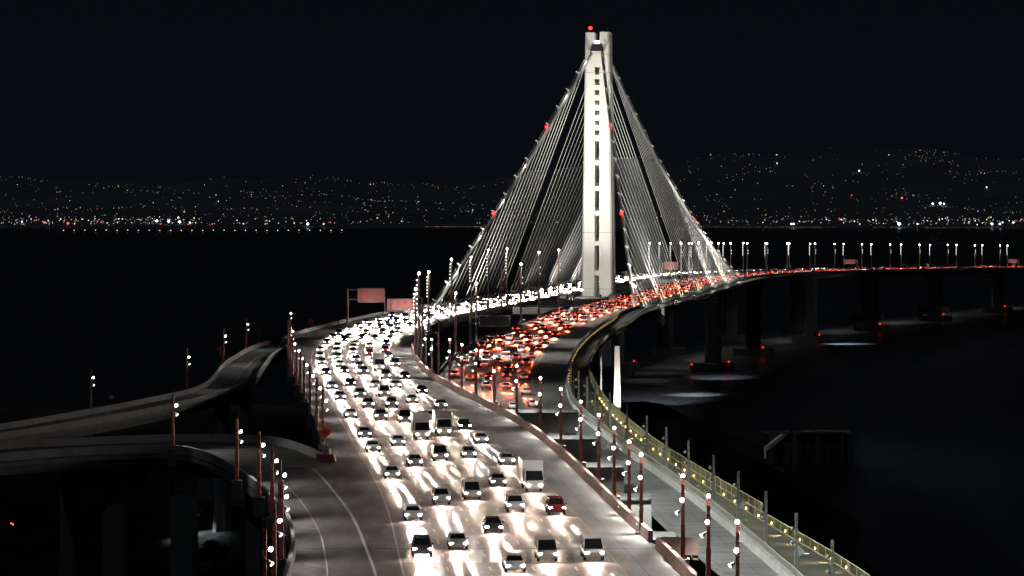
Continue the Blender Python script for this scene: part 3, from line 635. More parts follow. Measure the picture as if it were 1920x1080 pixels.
for q, w_ in ((.22, .5), (0, .8), (-.22, .5)):
    for k_ in range(4): mb.box((-w_*.5+w_*(k_+.5)/4, -.07, 62.1-ZW(419)-.8+q), (w_*.17, .03, .12))
mb.build('lettering', 'seam', bpy.data.objects['warning_sign'])
diamond('dull red-lit diamond sign beside the near posts of upper slip road', -66.5, 705, 58.6, .95, 'dim_redlit_sign', 54)
diamond('dull red-lit diamond sign beside the third post of upper slip road', -65.2, 795, 58.5, 1., 'dim_redlit_sign', 54)
diamond('small dull red-lit rectangular sign on a thin post beyond the pale barrier', -58.5, 902, 56.4, 1.3, 'dim_redlit_sign', 53.2, rect=True)
diamond('small dark sign on the left end of the upper slip road', -72.5, 560, 57.4, .75, 'greysign', 54, rect=True)
diamond('small bright red sign at the tip of the deck fork', -53.6, 745, 57.3, .75, 'redlit_sign', 55, rect=True)
diamond('upper pale grey diamond sign on the footpath', 29.9, 400, 54.2, .62, 'greysign', ZE(400)-.1)
diamond('lower pale grey diamond sign on the footpath', 32.8, 353, 53.7, .6, 'greysign', ZE(353)-.1)

# ------------------------------------------------------------------ suspension tower
TX, TY, TH = 37.9, 1350., R(8.65)
HW = R(-8.65)
t = thing('suspension_tower', 'tall white floodlit suspension tower with four legs and ladder of openings', 'tower', (TX, TY, 0), HW)
k_ = 5800/TY
def tz(py): return 95-(py-355)*TY/5800
def leg_ring(sx_, sy_, z):
    q = (z-36)/(163.6-36)
    hw = 6.95-1.7*q; inn = 1.0 if z < 158 else 1.15   # outer half width, inner gap
    hd_ = 7.5-1.6*q; c_ = .7
    pts = [(inn, inn), (hw, inn), (hw, hd_-c_-.2), (hw-c_, hd_), (inn, hd_)]
    return [(sx_*a, sy_*b_, z) for a, b_ in pts]
for sx_ in (-1, 1):
    for sy_ in (-1, 1):
        mb = MB(); zs = [0, 30, tz(556), tz(541), tz(452), tz(436), tz(300), tz(288), tz(137), tz(125), tz(62) if sx_ < 0 else tz(61)]
        mb.loft([leg_ring(sx_, sy_, z) for z in zs]); mb.build('leg', 'white', t)
        for zz in (tz(541), tz(436), tz(288), tz(137), tz(104)):
            mb = MB(); r = leg_ring(sx_, sy_, zz); r = [(a*1.006, b_*1.006, zz) for a, b_, _ in r]; mb.loft([r, [(a, b_, zz+.18) for a, b_, _ in r]]); mb.build('splice_band', 'conc', t)
links = [(507, 516), (452, 460), (395, 404), (349, 358), (301, 310), (254, 265), (235, 245), (216, 227), (197, 208), (179, 189), (160, 170), (141, 149), (104, 126)]
for a, b_ in links:
    for sy_ in (-1, 1):
        mb = MB(); mb.box((0, sy_*4.2, (tz(a)+tz(b_))/2), (2.6, 3.6, tz(a)-tz(b_))); mb.build('cross_link', 'white', t)
    mb = MB(); zf = tz(a)
    for sy_ in (-5.9,):
        for q in (.5, 1.1): mb.box((0, sy_, zf+q), (2.0, .1, .09))
        for q in (-.7, 0, .7): mb.box((q, sy_, zf+.55), (.08, .08, 1.1))
    mb.build('handrail', 'steel', t, False)
mb = MB(); mb.add([(-2.9, -7.6, tz(97)), (2.9, -7.6, tz(97)), (2.9, 7, tz(97)), (-2.9, 7, tz(97)), (-2.1, -7., tz(84)), (2.1, -7., tz(84)), (2.1, 7, tz(84)), (-2.1, 7, tz(84))], [(0, 1, 5, 4), (1, 2, 6, 5), (2, 3, 7, 6), (3, 0, 4, 7), (4, 5, 6, 7), (3, 2, 1, 0)])
mb.build('cable_saddle', 'dsteel', t)
mb = MB(); mb.box((0, -6.9, tz(101)), (5., 1.2, 1.9)); mb.build('saddle_collar', 'white', t)
mb = MB(); mb.box((0, -5, tz(80)), (2.2, 4, 1.2)); mb.build('lamp_box', emis('collar lamp', (1, .96, .88), 2.), t)
mb = MB(); mb.tube((-3.4, -4, tz(60)), (-3.4, -4, tz(56)), .3, n=6); mb.build('beacon_base', 'dsteel', t)
mb = MB(); mb.ball((-3.2, -4, tz(53.5)), .8, 10, 6); mb.build('beacon', 'beacon', t)
mb = MB(); mb.tube((4.4, -4, tz(61)), (4.4, -4, tz(51)), .09, .05, 5); mb.build('antenna', 'steel', t)
mb = MB()
for q in np.linspace(-6, 6, 9): mb.tube((q, -7.9, 45), (q, -7.9, 50.5), .08, n=4)
mb.box((0, 0, 46.5), (22, 18, .8)); mb.build('base_platform', 'steel', t)
# floodlights standing between the decks in front of the tower
for i, (yy, off, aimz, e) in enumerate([(1238, -3, 118, 1.), (1238, 3, 150, 1.6), (1300, -7, 60, .06), (1300, 7, 60, .06), (1268, 0, 100, .5), (1455, 4, 120, .7)]):
    f = thing('floodlight', ['floodlight', 'floodlight'][0], 'floodlight', (Cc(yy)+off, yy, ZW(yy)-.2))
    f['label'] = ['left floodlight of the pair between the decks well before the tower', 'right floodlight of the pair between the decks well before the tower', 'floodlight close to the tower foot beside the left deck', 'floodlight close to the tower foot beside the right deck', 'single floodlight on a tie beam midway to the tower', 'floodlight behind the tower between the decks'][i]
    d = Vector((TX-Cc(yy)-off, TY-yy, aimz-49)).normalized()
    hh, ee = MB(), MB(); hh.box((0, 0, .3), (.8, .8, .6)); hh.tube((0, 0, .5), (0, 0, 1.2), .1, n=6); hh.tube(Vector((0, 0, 1.5))-d*.7, Vector((0, 0, 1.5)), .3, .5, 10); hh.build('housing', 'dsteel', f)
    ee.tube(Vector((0, 0, 1.5)), Vector((0, 0, 1.5))+d*.05, .45, .45, 10); ee.build('lens', 'lamp', f, False)
    spot('flood_beam', spot_data('tower flood', L_TOWER*e, 34 if i < 2 else 46 if i > 3 else 95, (1, .96, .86), .6, .7), f, Vector((0, 0, 1.6))+d*.6, d)

# ------------------------------------------------------------------ cables and hangers
SD = Vector((TX, TY, 0)); fwd = Vector((math.sin(TH), math.cos(TH), 0)); rgt = Vector((math.cos(TH), -math.sin(TH), 0))
def lp(s_, r_, z): return SD+fwd*s_+rgt*r_+Vector((0, 0, z))   # s along the bridge from the tower, r to the right
defs = [('near left', -1, -192, -40.5, 3.), ('near right', -1, -192, 37.5, 3.), ('far left', 1, 310, -40.5, 10.), ('far right', 1, 310, 37.5, 10.)]
labs = {'near left': 'near main cable sloping left from the tower top with hangers and two red beacons', 'near right': 'near main cable hanging steeply down in front of the right deck', 'far left': 'far main cable mostly hidden behind the tower with hangers to the left deck', 'far right': 'brightly lit far main cable sloping right from the tower with dense hangers'}
spK = spot_data('cable beam', 16000, 60, (1, .98, .92), .3, .8)
cl_e = emis('cable lamp', (1, .97, .9), 9)
fx = MB(); fx.box((0, 0, 1.7), (.22, .22, 1.6)); fx.box((-.5, -.1, 2.5), (.6, .5, .5)); fx.box((.45, -.1, 2.0), (.5, .5, .5)); fxm = fx.mesh('cable_light', 'white2')
for key, sg, s_end, r_end, sag in defs:
    t = thing('suspension_cable', labs[key], 'suspension cable')
    s0 = sg*5.; r0 = -1.9 if r_end < 0 else 1.9
    a = lp(s0, r0, 155.5); zend = 48.2 if sg < 0 else 46.6
    b_ = lp(s_end, r_end, zend)
    def cp(q): p = a.lerp(b_, q); p.z -= sag*4*q*(1-q); return p
    pts = [cp(i/40) for i in range(41)]
    if sg > 0: pass
    mb = MB(); mb.path(pts, .62, 10); mb.build('main_cable', 'white2', t)
    mb = MB(); side = rgt*.9
    for sd in (-1, 1): mb.path([p+side*sd*.7+Vector((0, 0, 1.45)) for p in pts], .055, 5)
    for i in range(0, 121, 2):
        p = cp(i/120)
        for sd in (-1, 1): mb.tube(p+side*sd*.4, p+side*sd*.7+Vector((0, 0, 1.45)), .05, n=4)
    mb.build('hand_rope', 'steel', t, False)
    nl = 15 if sg < 0 else 18
    for i in range(nl):
        p = cp((i+.6)/nl); f_ = link('cable_light', fxm, t, p)
        if key in ('far right', 'near left') and i % 2 == 0:
            dn = cp((i+1.6)/nl)-cp((i+.6)/nl); spot('cable_beam', spK, f_, (0, 0, 2.6), dn.normalized()+Vector((0, 0, -.12)))
    for q in ((.31, .64) if sg < 0 else (.62,)):
        p = cp(q); mb = MB(); mb.ball(p+Vector((-.4, -.5, 1.4)), .55, 10, 6); mb.build('beacon', 'beacon', t)
    L = abs(s_end); n_h = 18 if sg < 0 else 31
    for i in range(n_h):
        s_ = sg*(10+(L-18)*(i+.3)/n_h)
        q = (abs(s_)-5)/(L-5)
        top = cp(q); yy = (SD+fwd*s_).y
        zd = ZW(yy)
        rr = r_end+(1.0 if r_end > 0 else -1.0)
        foot = lp(s_, rr, zd-.4)
        if top.z-foot.z < 2: continue
        mb = MB()
        for o_ in (-.55, .55): mb.tube(top+fwd*o_, foot+fwd*o_, .048, n=4, cap=False)
        tt = Vector((0, 0, 1)); 
        mb.tube(top+fwd*-.6-Vector((0, 0, .5)), top+fwd*.6-Vector((0, 0, .5)), .3, n=6)
        for o_ in (-.55, .55):
            d = (foot-top).normalized(); mb.tube(foot+fwd*o_-d*2.2, foot+fwd*o_, .2, n=5)
        mb.build('hanger', 'rope', t, False)
# added lights washing the hangers, on invented brackets at the deck edges
spE = spot_data('added deck edge fill', 26000, 50, (1, .99, .92), .3, .8)  # fill added to brighten the edge of the right deck
spH2 = spot_data('added hanger wash by the tower', L_CABLE*.22, 90, (1, .97, .90), .5, .8)
spH = spot_data('added hanger wash', L_CABLE, 100, (1, .97, .90), .5, .8)
k = 0
for r_, nmx in ((-48.5, 'left'), (45.5, 'right')):
    for s_, az in ((-185, 105), (-120, 95), (-40, 80), (40, 80), (120, 80), (200, 75)):
        p = lp(s_, r_, ZW((SD+fwd*s_).y)+.0)
        f = thing('floodlight', '%s added hanger light on the outer edge of the %s deck, counted from near' % (ORD[k % 6], nmx), 'floodlight', p, 0, 'added lights washing the hangers'); k += 1
        d = (fwd*78+Vector((0, 0, az))+rgt*(-22 if r_ > 0 else 22)).normalized()
        hh, ee = MB(), MB(); hh.box((0, 0, .3), (.5, .5, .6)); hh.box(((3.5 if r_ < 0 else -.5), 0, -.1), ((7.6 if r_ < 0 else 1.2), .4, .3)); hh.tube(Vector((0, 0, 1))-d*.5, Vector((0, 0, 1)), .2, .35, 8); hh.build('housing', 'dsteel', f)
        ee.tube(Vector((0, 0, 1)), Vector((0, 0, 1))+d*.05, .3, .3, 8); ee.build('lens', 'lamp', f, False)
        if r_ > 0: spot('edge_fill', spE, f, (-.3, 0, 2.2), fwd-rgt*.10+Vector((0, 0, -.03)))
        spot('flood_beam', spH2 if abs(s_) < 50 else spH, f, Vector((0, 0, 1.1))+d*.5, d)  # beam of the added hanger light
# anchor housing where the near right cable meets the deck, and a maintenance platform
p = lp(-193, 38.5, 47)
t = thing('cable_anchor', 'white anchor housing where the near right cable meets the deck', 'cable anchor', p, HW)
mb = MB(); mb.box((0, 0, 0), (3.6, 8, 5), taper=.7); mb.build('saddle_block', 'white', t)
mb = MB(); mb.box((5.2, -1, -.6), (6.5, 7, .4)); mb.box((9.2, 4, .5), (1.2, 5, 6)); mb.build('platform', 'white', t)
mb = MB()
for q in np.linspace(1.5, 9, 7): mb.tube((q, -4.4, -.4), (q, -4.4, 1.1), .06, n=4)
mb.tube((1.5, -4.4, 1.1), (9, -4.4, 1.1), .06, n=4); mb.build('railing', 'steel', t, False)
p = lp(-193, -41.5, 49)
t = thing('cable_anchor', 'white anchor housing where the near left cable meets the deck', 'cable anchor', p, HW)
mb = MB(); mb.box((0, 0, 0), (3.2, 7, 4), taper=.7); mb.build('saddle_block', 'white', t)
t = thing('maintenance_platform', 'pale lattice platform hanging below the far right deck', 'platform', (93, 1470, 41.5), HW)
mb = MB()
for z_ in (0, 1.6):
    mb.box((0, 0, z_), (9, .25, .2)); mb.box((0, 3, z_), (9, .25, .2))
for q in np.linspace(-4.4, 4.4, 7): mb.box((q, 0, .8), (.12, .12, 1.6))
mb.box((0, 1.5, -.1), (9, 3.2, .1)); mb.build('lattice', 'steel', t)
mb = MB()
for q in (-4, 4): mb.tube((q, 1.5, 1.6), (q-2, 1.5, 5.2), .08, n=4)
mb.build('hanger_rod', 'steel', t)

# ------------------------------------------------------------------ far piers standing in the water
def wpier(x, y, label, red=None, w=8.5):
    zt = ZW(y)-3.6
    t = thing('bridge_pier', label, 'pier', (x, y, 0), -hd(Cc, y), 'piers standing in the bay')
    mb = MB(); c_ = 1.6; d_ = 5.2
    ring = [(w/2-c_, d_/2), (w/2, d_/2-c_), (w/2, -d_/2+c_), (w/2-c_, -d_/2), (-w/2+c_, -d_/2), (-w/2, -d_/2+c_), (-w/2, d_/2-c_), (-w/2+c_, d_/2)]
    mb.loft([[(p[0]*k, p[1], z_) for p in ring] for k, z_ in ((1, 3), (1, zt-6), (1.35, zt))]); mb.build('column', 'conc_w', t)
    mb = MB(); mb.loft([[(p[0]*2.7, p[1]*3., z_) for p in ring] for z_ in (-2, 4)]); mb.build('pile_cap', 'conc_w', t)
    if red is not None:
        mb = MB(); mb.ball((red, -8, 5.1), .48, 8, 6); mb.build('beacon', 'beacon_s', t); mb = MB(); mb.tube((red, -8, 4), (red, -8, 5), .15); mb.build('beacon_stand', 'dsteel', t)
for i, (y, red) in enumerate([(1622, 9), (1770, 7), (1925, 7), (2075, 8), (2235, 8), (2390, 8)]):
    wpier(Cc(y)+26, y, '%s pier in the water under the right deck, counted from the tower' % ORD[i], red)
    wpier(Cc(y+8)-26, y+8, '%s pier in the water under the left deck, counted from the tower' % ORD[i], None)
t = thing('navigation_light', 'red light on a low dolphin below the main span, leftmost of the large ones', 'navigation light', (93, 1600, 0))
mb = MB(); mb.tube((0, 0, -1), (0, 0, 4), 1.2, n=8); mb.build('dolphin', 'conc_d', t); mb = MB(); mb.ball((0, 0, 4.5), .48, 8, 6); mb.build('beacon', 'beacon_s', t)
t = thing('navigation_light', 'tiny red light right of the white column under the right deck', 'navigation light', (61.5, 1560, 0))
mb = MB(); mb.tube((0, 0, -1), (0, 0, 8), .8, n=8); mb.build('dolphin', 'conc_d', t); mb = MB(); mb.ball((0, 0, 8.5), .4, 8, 6); mb.build('beacon', 'beacon_s', t)
# lit slender columns under the right deck
spC = spot_data('column flood', 26000, 75, (1, .97, .88), .3, .7)
for i, (px, y, zt, w, lab) in enumerate([(1157, 950, 46.9, 1.75, 'white floodlit tapered column right of the footpath bend'), (1127, 880, 47.4, .42, 'thin pale column between footpath bend and white column'), (1115.5, 800, 44.6, .3, 'thinnest pale column close to the footpath bend')]):
    x = (px-960)/5800*y; zb = gz(x, y)
    t = thing('column', lab, 'column', (x, y, zb-3))
    h = zt-zb+3; mb = MB(); mb.loft([[(-w*.5*k, -1.2, z_), (w*.5*k, -1.2, z_), (w*.42*k, 1.2, z_), (-w*.5*k, 1.2, z_)] for k, z_ in ((1.35, 0), (1.15, h*.5), (.85, h-.9), (.8, h))])
    mb.build('shaft', 'white', t)
    mb = MB(); mb.box((w*1.4, -10, 4.2), (.6, .6, 1.8)); mb.build('floodlight', 'dsteel', t)
    spot('flood_beam', spC, t, (w*1.4, -10, 5.6), (-w*1.4, 8.8, h*.42))
# added lights under the main span, invented to make lit patches on the water
spW = spot_data('added water fill', 1700000, 33, (.86, .92, 1), 2.5, 1.)
for i, (s_, r_, tx, ty) in enumerate([(60, 30, 84, 1430), (170, 30, 105, 1560), (-30, 34, 66, 1395), (520, 34, 205, 1900)]):
    if s_ < 400: p = lp(s_, r_, 44.6)
    else: p = Vector((Cc(1890)+30, 1890, 39.5))
    f = thing('floodlight', '%s added light hung below the right deck, counted from near' % ORD[[1, 2, 0, 3][i]], 'floodlight', p, 0, 'added lights below the main span')
    hh = MB(); hh.box((0, 0, 0), (.8, .8, .5)); hh.tube((0, 0, .2), (0, 0, 1.4), .1); hh.build('housing', 'dsteel', f)
    spot('flood_beam', spW, f, (0, 0, -.4), Vector((tx, ty, 0))-p)  # beam of the added light for the water patches
# old pier stump on the right shore
t = thing('old_pier', 'dark old pier block with a pale sloping beam on the right', 'pier', (100, 1050, 0), R(-4))
mb = MB()
mb.box((0, 6, 12.2), (30, 8, .7)); mb.box((2, 8, 6.2), (24, 2, 11.5))
for q in (-12, -4, 4, 12): mb.box((q, 3, 6), (1.6, 1.6, 11.6))
mb.build('pier_block', mat('tarred timber', (.05, .05, .05), .8), t)
mb = MB(); mb.add([(-14.5, -2, 6.2), (-13.6, -2, 6.2), (-6, 3.5, 11.6), (-7.5, 3.5, 11.6), (-14.5, -2, 7.6), (-13.6, -2, 7.6), (-6, 3.5, 12.9), (-7.5, 3.5, 12.9)], [(0, 1, 2, 3), (4, 5, 6, 7), (0, 1, 5, 4), (1, 2, 6, 5), (2, 3, 7, 6), (3, 0, 4, 7)])
mb.box((-14.05, -2, 5), (.7, .7, 2.6)); mb.build('sloping_beam', 'white', t)
spot('work_light', spot_data('pier lamp', 1300, 100, (.9, .95, 1), .5), t, (-24, -14, 22), (12, 14, -12))

# ------------------------------------------------------------------ trees and buildings on the island
def tree(x, y, h, w, label, seed):
    rr = random.Random(seed); z = gz(x, y)
    t = thing('tree', label, 'tree', (x, y, z-.2), 0, 'dark trees on the island')
    mb = MB(); mb.tube((0, 0, 0), (.2, 0, h*.5), .32, .16, 7)
    limbs = []
    for k in range(6):
        a = rr.uniform(0, 6.28); q = rr.uniform(.3, .55)*h; e = Vector((math.cos(a)*w*.55, math.sin(a)*w*.55, q+h*.25)); mb.tube((.1, 0, q), e, .1, .04, 5); limbs.append(e)
    mb.build('trunk', 'bark', t, False)
    mb = MB(); cl = [e+Vector((0, 0, .5)) for e in limbs]+[Vector((rr.uniform(-.4, .4)*w, rr.uniform(-.4, .4)*w, h*rr.uniform(.55, .95))) for _ in range(8)]
    for c_ in cl:
        R_ = rr.uniform(.22, .36)*w
        for _ in range(150):
            d = Vector((rr.gauss(0, 1), rr.gauss(0, 1), rr.gauss(0, .8))).normalized()*R_*rr.uniform(.5, 1.05); p = c_+d
            u = Vector((rr.uniform(-1, 1), rr.uniform(-1, 1), rr.uniform(-1, 1))).normalized()*.26; v = u.orthogonal().normalized()*.13
            mb.add([p-u, p+v, p+u, p-v], [(0, 1, 2, 3)])
    mb.build('crown', 'leaf', t, False)
for i, (x, y, h, w, lab) in enumerate([(-94, 600, 9, 5, 'dark tree in the bottom left corner, leftmost'), (-84, 620, 8, 5, 'dark bushy tree in the bottom left, second from the corner'), (-75, 590, 9, 5, 'dark tree in front of the lit slope at bottom left'), (-68, 640, 7, 4.5, 'small dark tree left of the leftmost slip road pier'), (-58, 600, 6, 4, 'small dark tree between the slip road piers'), (36, 760, 7, 6, 'low dark tree beside the footpath near the white column'), (48, 800, 8, 7, 'dark tree on the shore right of the footpath'), (60, 700, 7, 6, 'dark tree on the slope right of the footpath fence')]):
    tree(x, y, h, w, lab, i+3)
t = thing('shrub', 'dark shrub growing between the cross beams beside the left deck', 'shrub', (6.2, 470, 46.5))
mb = MB(); rr = random.Random(4)
for _ in range(900):
    d = Vector((rr.gauss(0, 1), rr.gauss(0, 1), rr.gauss(0, 1))).normalized()*rr.uniform(.4, 1); p = Vector((d.x*2.6, d.y*3, d.z*3+6.2)); u = Vector((rr.uniform(-1, 1), rr.uniform(-1, 1), rr.uniform(-1, 1))).normalized()*.25; v = u.orthogonal().normalized()*.12
    mb.add([p-u, p+v, p+u, p-v], [(0, 1, 2, 3)])
mb.build('foliage', 'leaf', t, False)
t = thing('building', 'low dark building with lit strip windows under the lower slip road', 'building', (-62, 700, gz(-62, 700)))
mb = MB(); mb.box((0, 0, 3), (17, 8, 7)); mb.build('wall', 'conc_d', t)
mb = MB(); mb.box((0, 0, 6.7), (18, 9, .4)); mb.build('roof', 'dsteel', t)
z0 = gz(-62, 700)
for px0, px1, py, m in [(393, 437, 1018, 'win_y'), (466, 493, 1019, 'win_c'), (466, 493, 1037, 'win_c'), (393, 437, 1040, 'win_c')]:
    Y_ = 695.7; xa, xb = (px0-960)/5800*Y_, (px1-960)/5800*Y_; zz = 95-(py-355)*Y_/5800
    mb = MB(); mb.box(((xa+xb)/2+62, -4.15, zz-z0), (xb-xa, .25, .75)); mb.build('window', m, t)
t = thing('street_lamp', 'small red light on a dark pole in the bottom left corner', 'street lamp', (-101.5, 628, gz(-101.5, 628)))
mb = MB(); mb.tube((0, 0, 0), (0, 0, 26.7-gz(-101.5, 628)), .1, .07); mb.build('pole', 'dsteel', t); mb = MB(); mb.ball((0, 0, 27-gz(-101.5, 628)), .33, 8, 6); mb.build('lamp', emis('orange red lamp', (1, .12, .05), 9), t)
t = thing('street_lamp', 'low floodlight lighting the slope under the lower slip road', 'street lamp', (-66, 640, gz(-66, 640)))
mb = MB(); mb.tube((0, 0, 0), (0, 0, 5), .1, .07); mb.build('pole', 'steel', t); spot('lamp_beam', spot_data('yard lamp', 9000, 120, (.8, .88, 1), .3), t, (0, 0, 5), (.1, -.3, -1))

# ------------------------------------------------------------------ vehicles
def hull(st):
    mb = MB(); rings = []
    for y, w, zb, zt in st:
        zm = zb+(zt-zb)*.5
        rings.append([(-w*.86, y, zb), (w*.86, y, zb), (w*.98, y, zb+(zt-zb)*.25), (w, y, zm), (w*.97, y, zt-.08), (w*.86, y, zt), (-w*.86, y, zt), (-w*.97, y, zt-.08), (-w, y, zm), (-w*.98, y, zb+(zt-zb)*.25)])
    mb.loft(rings, 0, True); return mb
def house(mb, b0, b1, wb, zb, t0, t1, wt, zt, mi=0):
    mb.add([(-wb, b0, zb), (wb, b0, zb), (wb, b1, zb), (-wb, b1, zb), (-wt, t0, zt), (wt, t0, zt), (wt, t1, zt), (-wt, t1, zt)], [(0, 1, 5, 4), (1, 2, 6, 5), (2, 3, 7, 6), (3, 0, 4, 7), (4, 5, 6, 7)], mi)
def car_parts(kind):
    P_ = {}
    if kind == 'sedan':
        b = hull([(-2.32, .7, .45, .85), (-2.2, .84, .32, 1.0), (-1.5, .9, .22, 1.02), (0, .92, .2, .98), (1.1, .9, .22, .97), (1.8, .87, .26, .84), (2.2, .78, .32, .74), (2.34, .6, .4, .6)])
        g = (-1.85, 1.05, .82, .95, -1.05, .2, .62, 1.42)
    elif kind == 'suv':
        b = hull([(-2.3, .78, .5, .95), (-2.2, .9, .38, 1.15), (-1.5, .95, .3, 1.15), (0, .96, .28, 1.12), (1.0, .95, .3, 1.12), (1.9, .92, .34, 1.03), (2.25, .84, .4, .92), (2.38, .7, .5, .78)])
        g = (-2.15, 1.15, .86, 1.08, -1.9, .25, .68, 1.72)
    else:
        b = hull([(-2.45, .85, .5, 1.1), (-2.38, .96, .38, 1.2), (-1, .98, .3, 1.2), (0, .98, .28, 1.2), (1.3, .97, .3, 1.15), (2.1, .93, .34, 1.0), (2.5, .84, .4, .9), (2.6, .7, .5, .8)])
        g = (-2.4, 1.75, .92, 1.12, -2.3, .8, .78, 2.0)
    if kind == 'truck':
        b = hull([(-4.2, 1.05, .7, 1.1), (-4., 1.1, .6, 1.15), (1.2, 1.1, .55, 1.2), (1.9, 1.12, .45, 1.5), (3.4, 1.1, .42, 1.45), (3.75, 1.02, .45, 1.3)])
        b.box((0, -1.35, 2.3), (2.4, 5.6, 2.5)); g = (1.5, 3.6, 1.06, 1.4, 1.6, 2.9, .98, 2.5)
    b0, b1, wb, zb, t0, t1, wt, zt = g
    gl = MB(); house(gl, b0, b1, wb, zb, t0, t1, wt, zt-.05)
    # roof and pillars belong to the body
    b.box((0, (t0+t1)/2, zt-.02), (wt*2+.04, abs(t1-t0)+.1, .07))
    for sx_ in (-1, 1):
        for (ya, yb_) in ((b0, t0), (b1, t1)): b.tube((sx_*wb, ya, zb), (sx_*(wt+.01), yb_, zt-.03), .045, n=4)
        b.tube((sx_*(wb+.01), (b0+b1)/2-.1, zb), (sx_*(wt+.015), (t0+t1)/2, zt-.03), .05, n=4)
        b.box((sx_*(wb+.16), b1-.35, zb+.08), (.2, .12, .14))
    P_['body'] = b; P_['window_glass'] = gl
    w = MB(); w.tube((-.12, 0, 0), (.12, 0, 0), .34, n=14); P_['wheel'] = w
    fy = {'sedan': 2.2, 'suv': 2.24, 'van': 2.5, 'truck': 3.7}[kind]; hzz = {'sedan': .64, 'suv': .82, 'van': .8, 'truck': .85}[kind]
    h = MB(); h.loft([[(-.19, 0, -.08), (.17, 0, -.08), (.19, 0, .07), (-.17, 0, .1)], [(-.17, .12, -.06), (.14, .12, -.06), (.15, .12, .04), (-.15, .12, .06)]]); P_['headlight'] = h
    ry = {'sedan': -2.27, 'suv': -2.26, 'van': -2.43, 'truck': -4.24}[kind]
    tl = MB(); tl.box((0, 0, 0), (.3 if kind == 'sedan' else .2, .1, .16 if kind == 'sedan' else .36)); P_['taillight'] = tl
    info = dict(head=(.66 if kind == 'sedan' else .7, fy-.02, hzz), tail=(.66 if kind == 'sedan' else .74, ry, .84 if kind == 'sedan' else 1.05), wy={'van': 1.55, 'truck': 2.6}.get(kind, 1.42))
    return P_, info
KIN = {}
for kd in ('sedan', 'suv', 'van', 'truck'):
    P_, info = car_parts(kd); K = {'info': info, 'mb': P_}
    for n_ in ('window_glass', 'wheel', 'taillight'): K[n_] = P_[n_].mesh(n_, {'window_glass': 'glass', 'wheel': 'tyre', 'taillight': 'tail'}[n_])
    K['headlight'] = [P_['headlight'].mesh('headlight', m) for m in ('headlamp', 'headlamp_c')]
    K['body'] = [P_['body'].mesh('body', n_) for n_, _ in CARCOL]
    # one-mesh versions for the far cars
    K['one'] = []
    for ci, (cn, _) in enumerate(CARCOL):
        mb = MB()
        mb.add(P_['body'].v, P_['body'].f, 0, True); mb.add(P_['window_glass'].v, P_['window_glass'].f, 1)
        for sx_ in (-1, 1):
            for wy in (-info['wy'], info['wy']): mb.add([(v[0]+sx_*.82, v[1]+wy, v[2]+.34) for v in P_['wheel'].v], P_['wheel'].f, 2)
            hx_, hy_, hz_ = info['head']; mb.add([(v[0]*1.+sx_*hx_, v[1]+hy_, v[2]+hz_) for v in P_['headlight'].v], P_['headlight'].f, 3)
            hx_, hy_, hz_ = info['tail']; mb.add([(v[0]+sx_*hx_, v[1]+hy_, v[2]+hz_) for v in P_['taillight'].v], P_['taillight'].f, 4)
        K['one'].append((mb, mb.mesh('car', [cn, 'glass', 'tyre', 'headlamp', 'tail'])))
    KIN[kd] = K
spCar = [spot_data('headlight beam', L_CAR, 3.6, (1, .80, .60), .05, .5), spot_data('cool headlight beam', L_CAR, 3.6, (1, .92, .84), .05, .5)]
spLong = [spot_data('long headlight beam', L_CAR*7, 2., (1, .80, .60), .04, .5), spot_data('cool long headlight beam', L_CAR*7, 2., (1, .92, .84), .04, .5)]
spWide = spot_data('headlight spill', 1700, 130, (1, .70, .57), .12, .8)
spTail = spot_data('tail light beam', L_TAIL, 5.5, (1, .12, .05), .1, .8)
spFwd = spot_data('dipped beam', 12000, 5, (1, .86, .74), .1, .8)
spFarW = spot_data('headlight beam of far cars', 1500000, 24, (1, .84, .66), .4, .9)
spFarA = spot_data('amber beam of far cars', 70000, 13, (1, .30, .06), .4, .9)
spFarR = spot_data('tail beam of far cars', 70000, 13, (1, .13, .05), .4, .9)
cars = []
rc = random.Random(21)
for li in range(5):
    y = YN+rc.uniform(8, 24); k = 0
    while y < 2560:
        f = lane(li+.5); cars.append((y, f(y)+rc.uniform(-.3, .3), ZW(y)+.012, math.pi-hd(f, y), 'w', li, k)); k += 1; y += rc.uniform(28, 56) if y < 900 else rc.uniform(24, 42)
for li in range(5):
    y = 515+rc.uniform(0, 20); k = 0
    while y < 2560:
        f = lane(li+.5, EBL, 3.9, 2.5)
        cars.append((y, f(y)+rc.uniform(-.3, .3), ZE(y)+.012, -hd(f, y), 'e', li, k)); k += 1; y += rc.uniform(26, 62) if y < 1000 else rc.uniform(22, 44)
cars.sort(key=lambda c: c[0])
nearW = [c for c in cars if c[4] == 'w'][:195]; nearE = [c for c in cars if c[4] == 'e'][:100]
ids = set(id(c) for c in nearW+nearE)
TENS = {20: 'twenty', 30: 'thirty', 40: 'forty', 50: 'fifty', 60: 'sixty'}
def word(n):
    if n < 20: return ORD[n]
    n += 1
    return (TENS[n//10*10][:-1]+'ieth') if n % 10 == 0 else TENS[n//10*10]+'-'+ORD[n % 10-1]
LN = ['leftmost lane', 'second lane', 'middle lane', 'fourth lane', 'rightmost lane']
CN = ['white', 'silver', 'pale', 'dark grey', 'black', 'deep red', 'blue']
def clabel(sd, li, k, kd, ci):
    return '%s %s with %s, %s from near in the %s, %s deck' % (CN[ci], {'sedan': 'saloon', 'suv': 'estate', 'van': 'van', 'truck': 'box truck'}[kd], 'headlights lit' if sd == 'w' else 'red lights', word(k), LN[li], 'left' if sd == 'w' else 'right')
WL = 'car with lit white headlights driving towards the viewer on the left deck'
ELb = 'car with lit red tail lights driving away on the right deck'
WP = [.42, .24, .16, .07, .05, .04, .02]
far = MB(); farn = 0; detail = 0
def pick():
    q = rc.random(); s_ = 0
    for i, p in enumerate(WP):
        s_ += p
        if q < s_: return i
    return 0
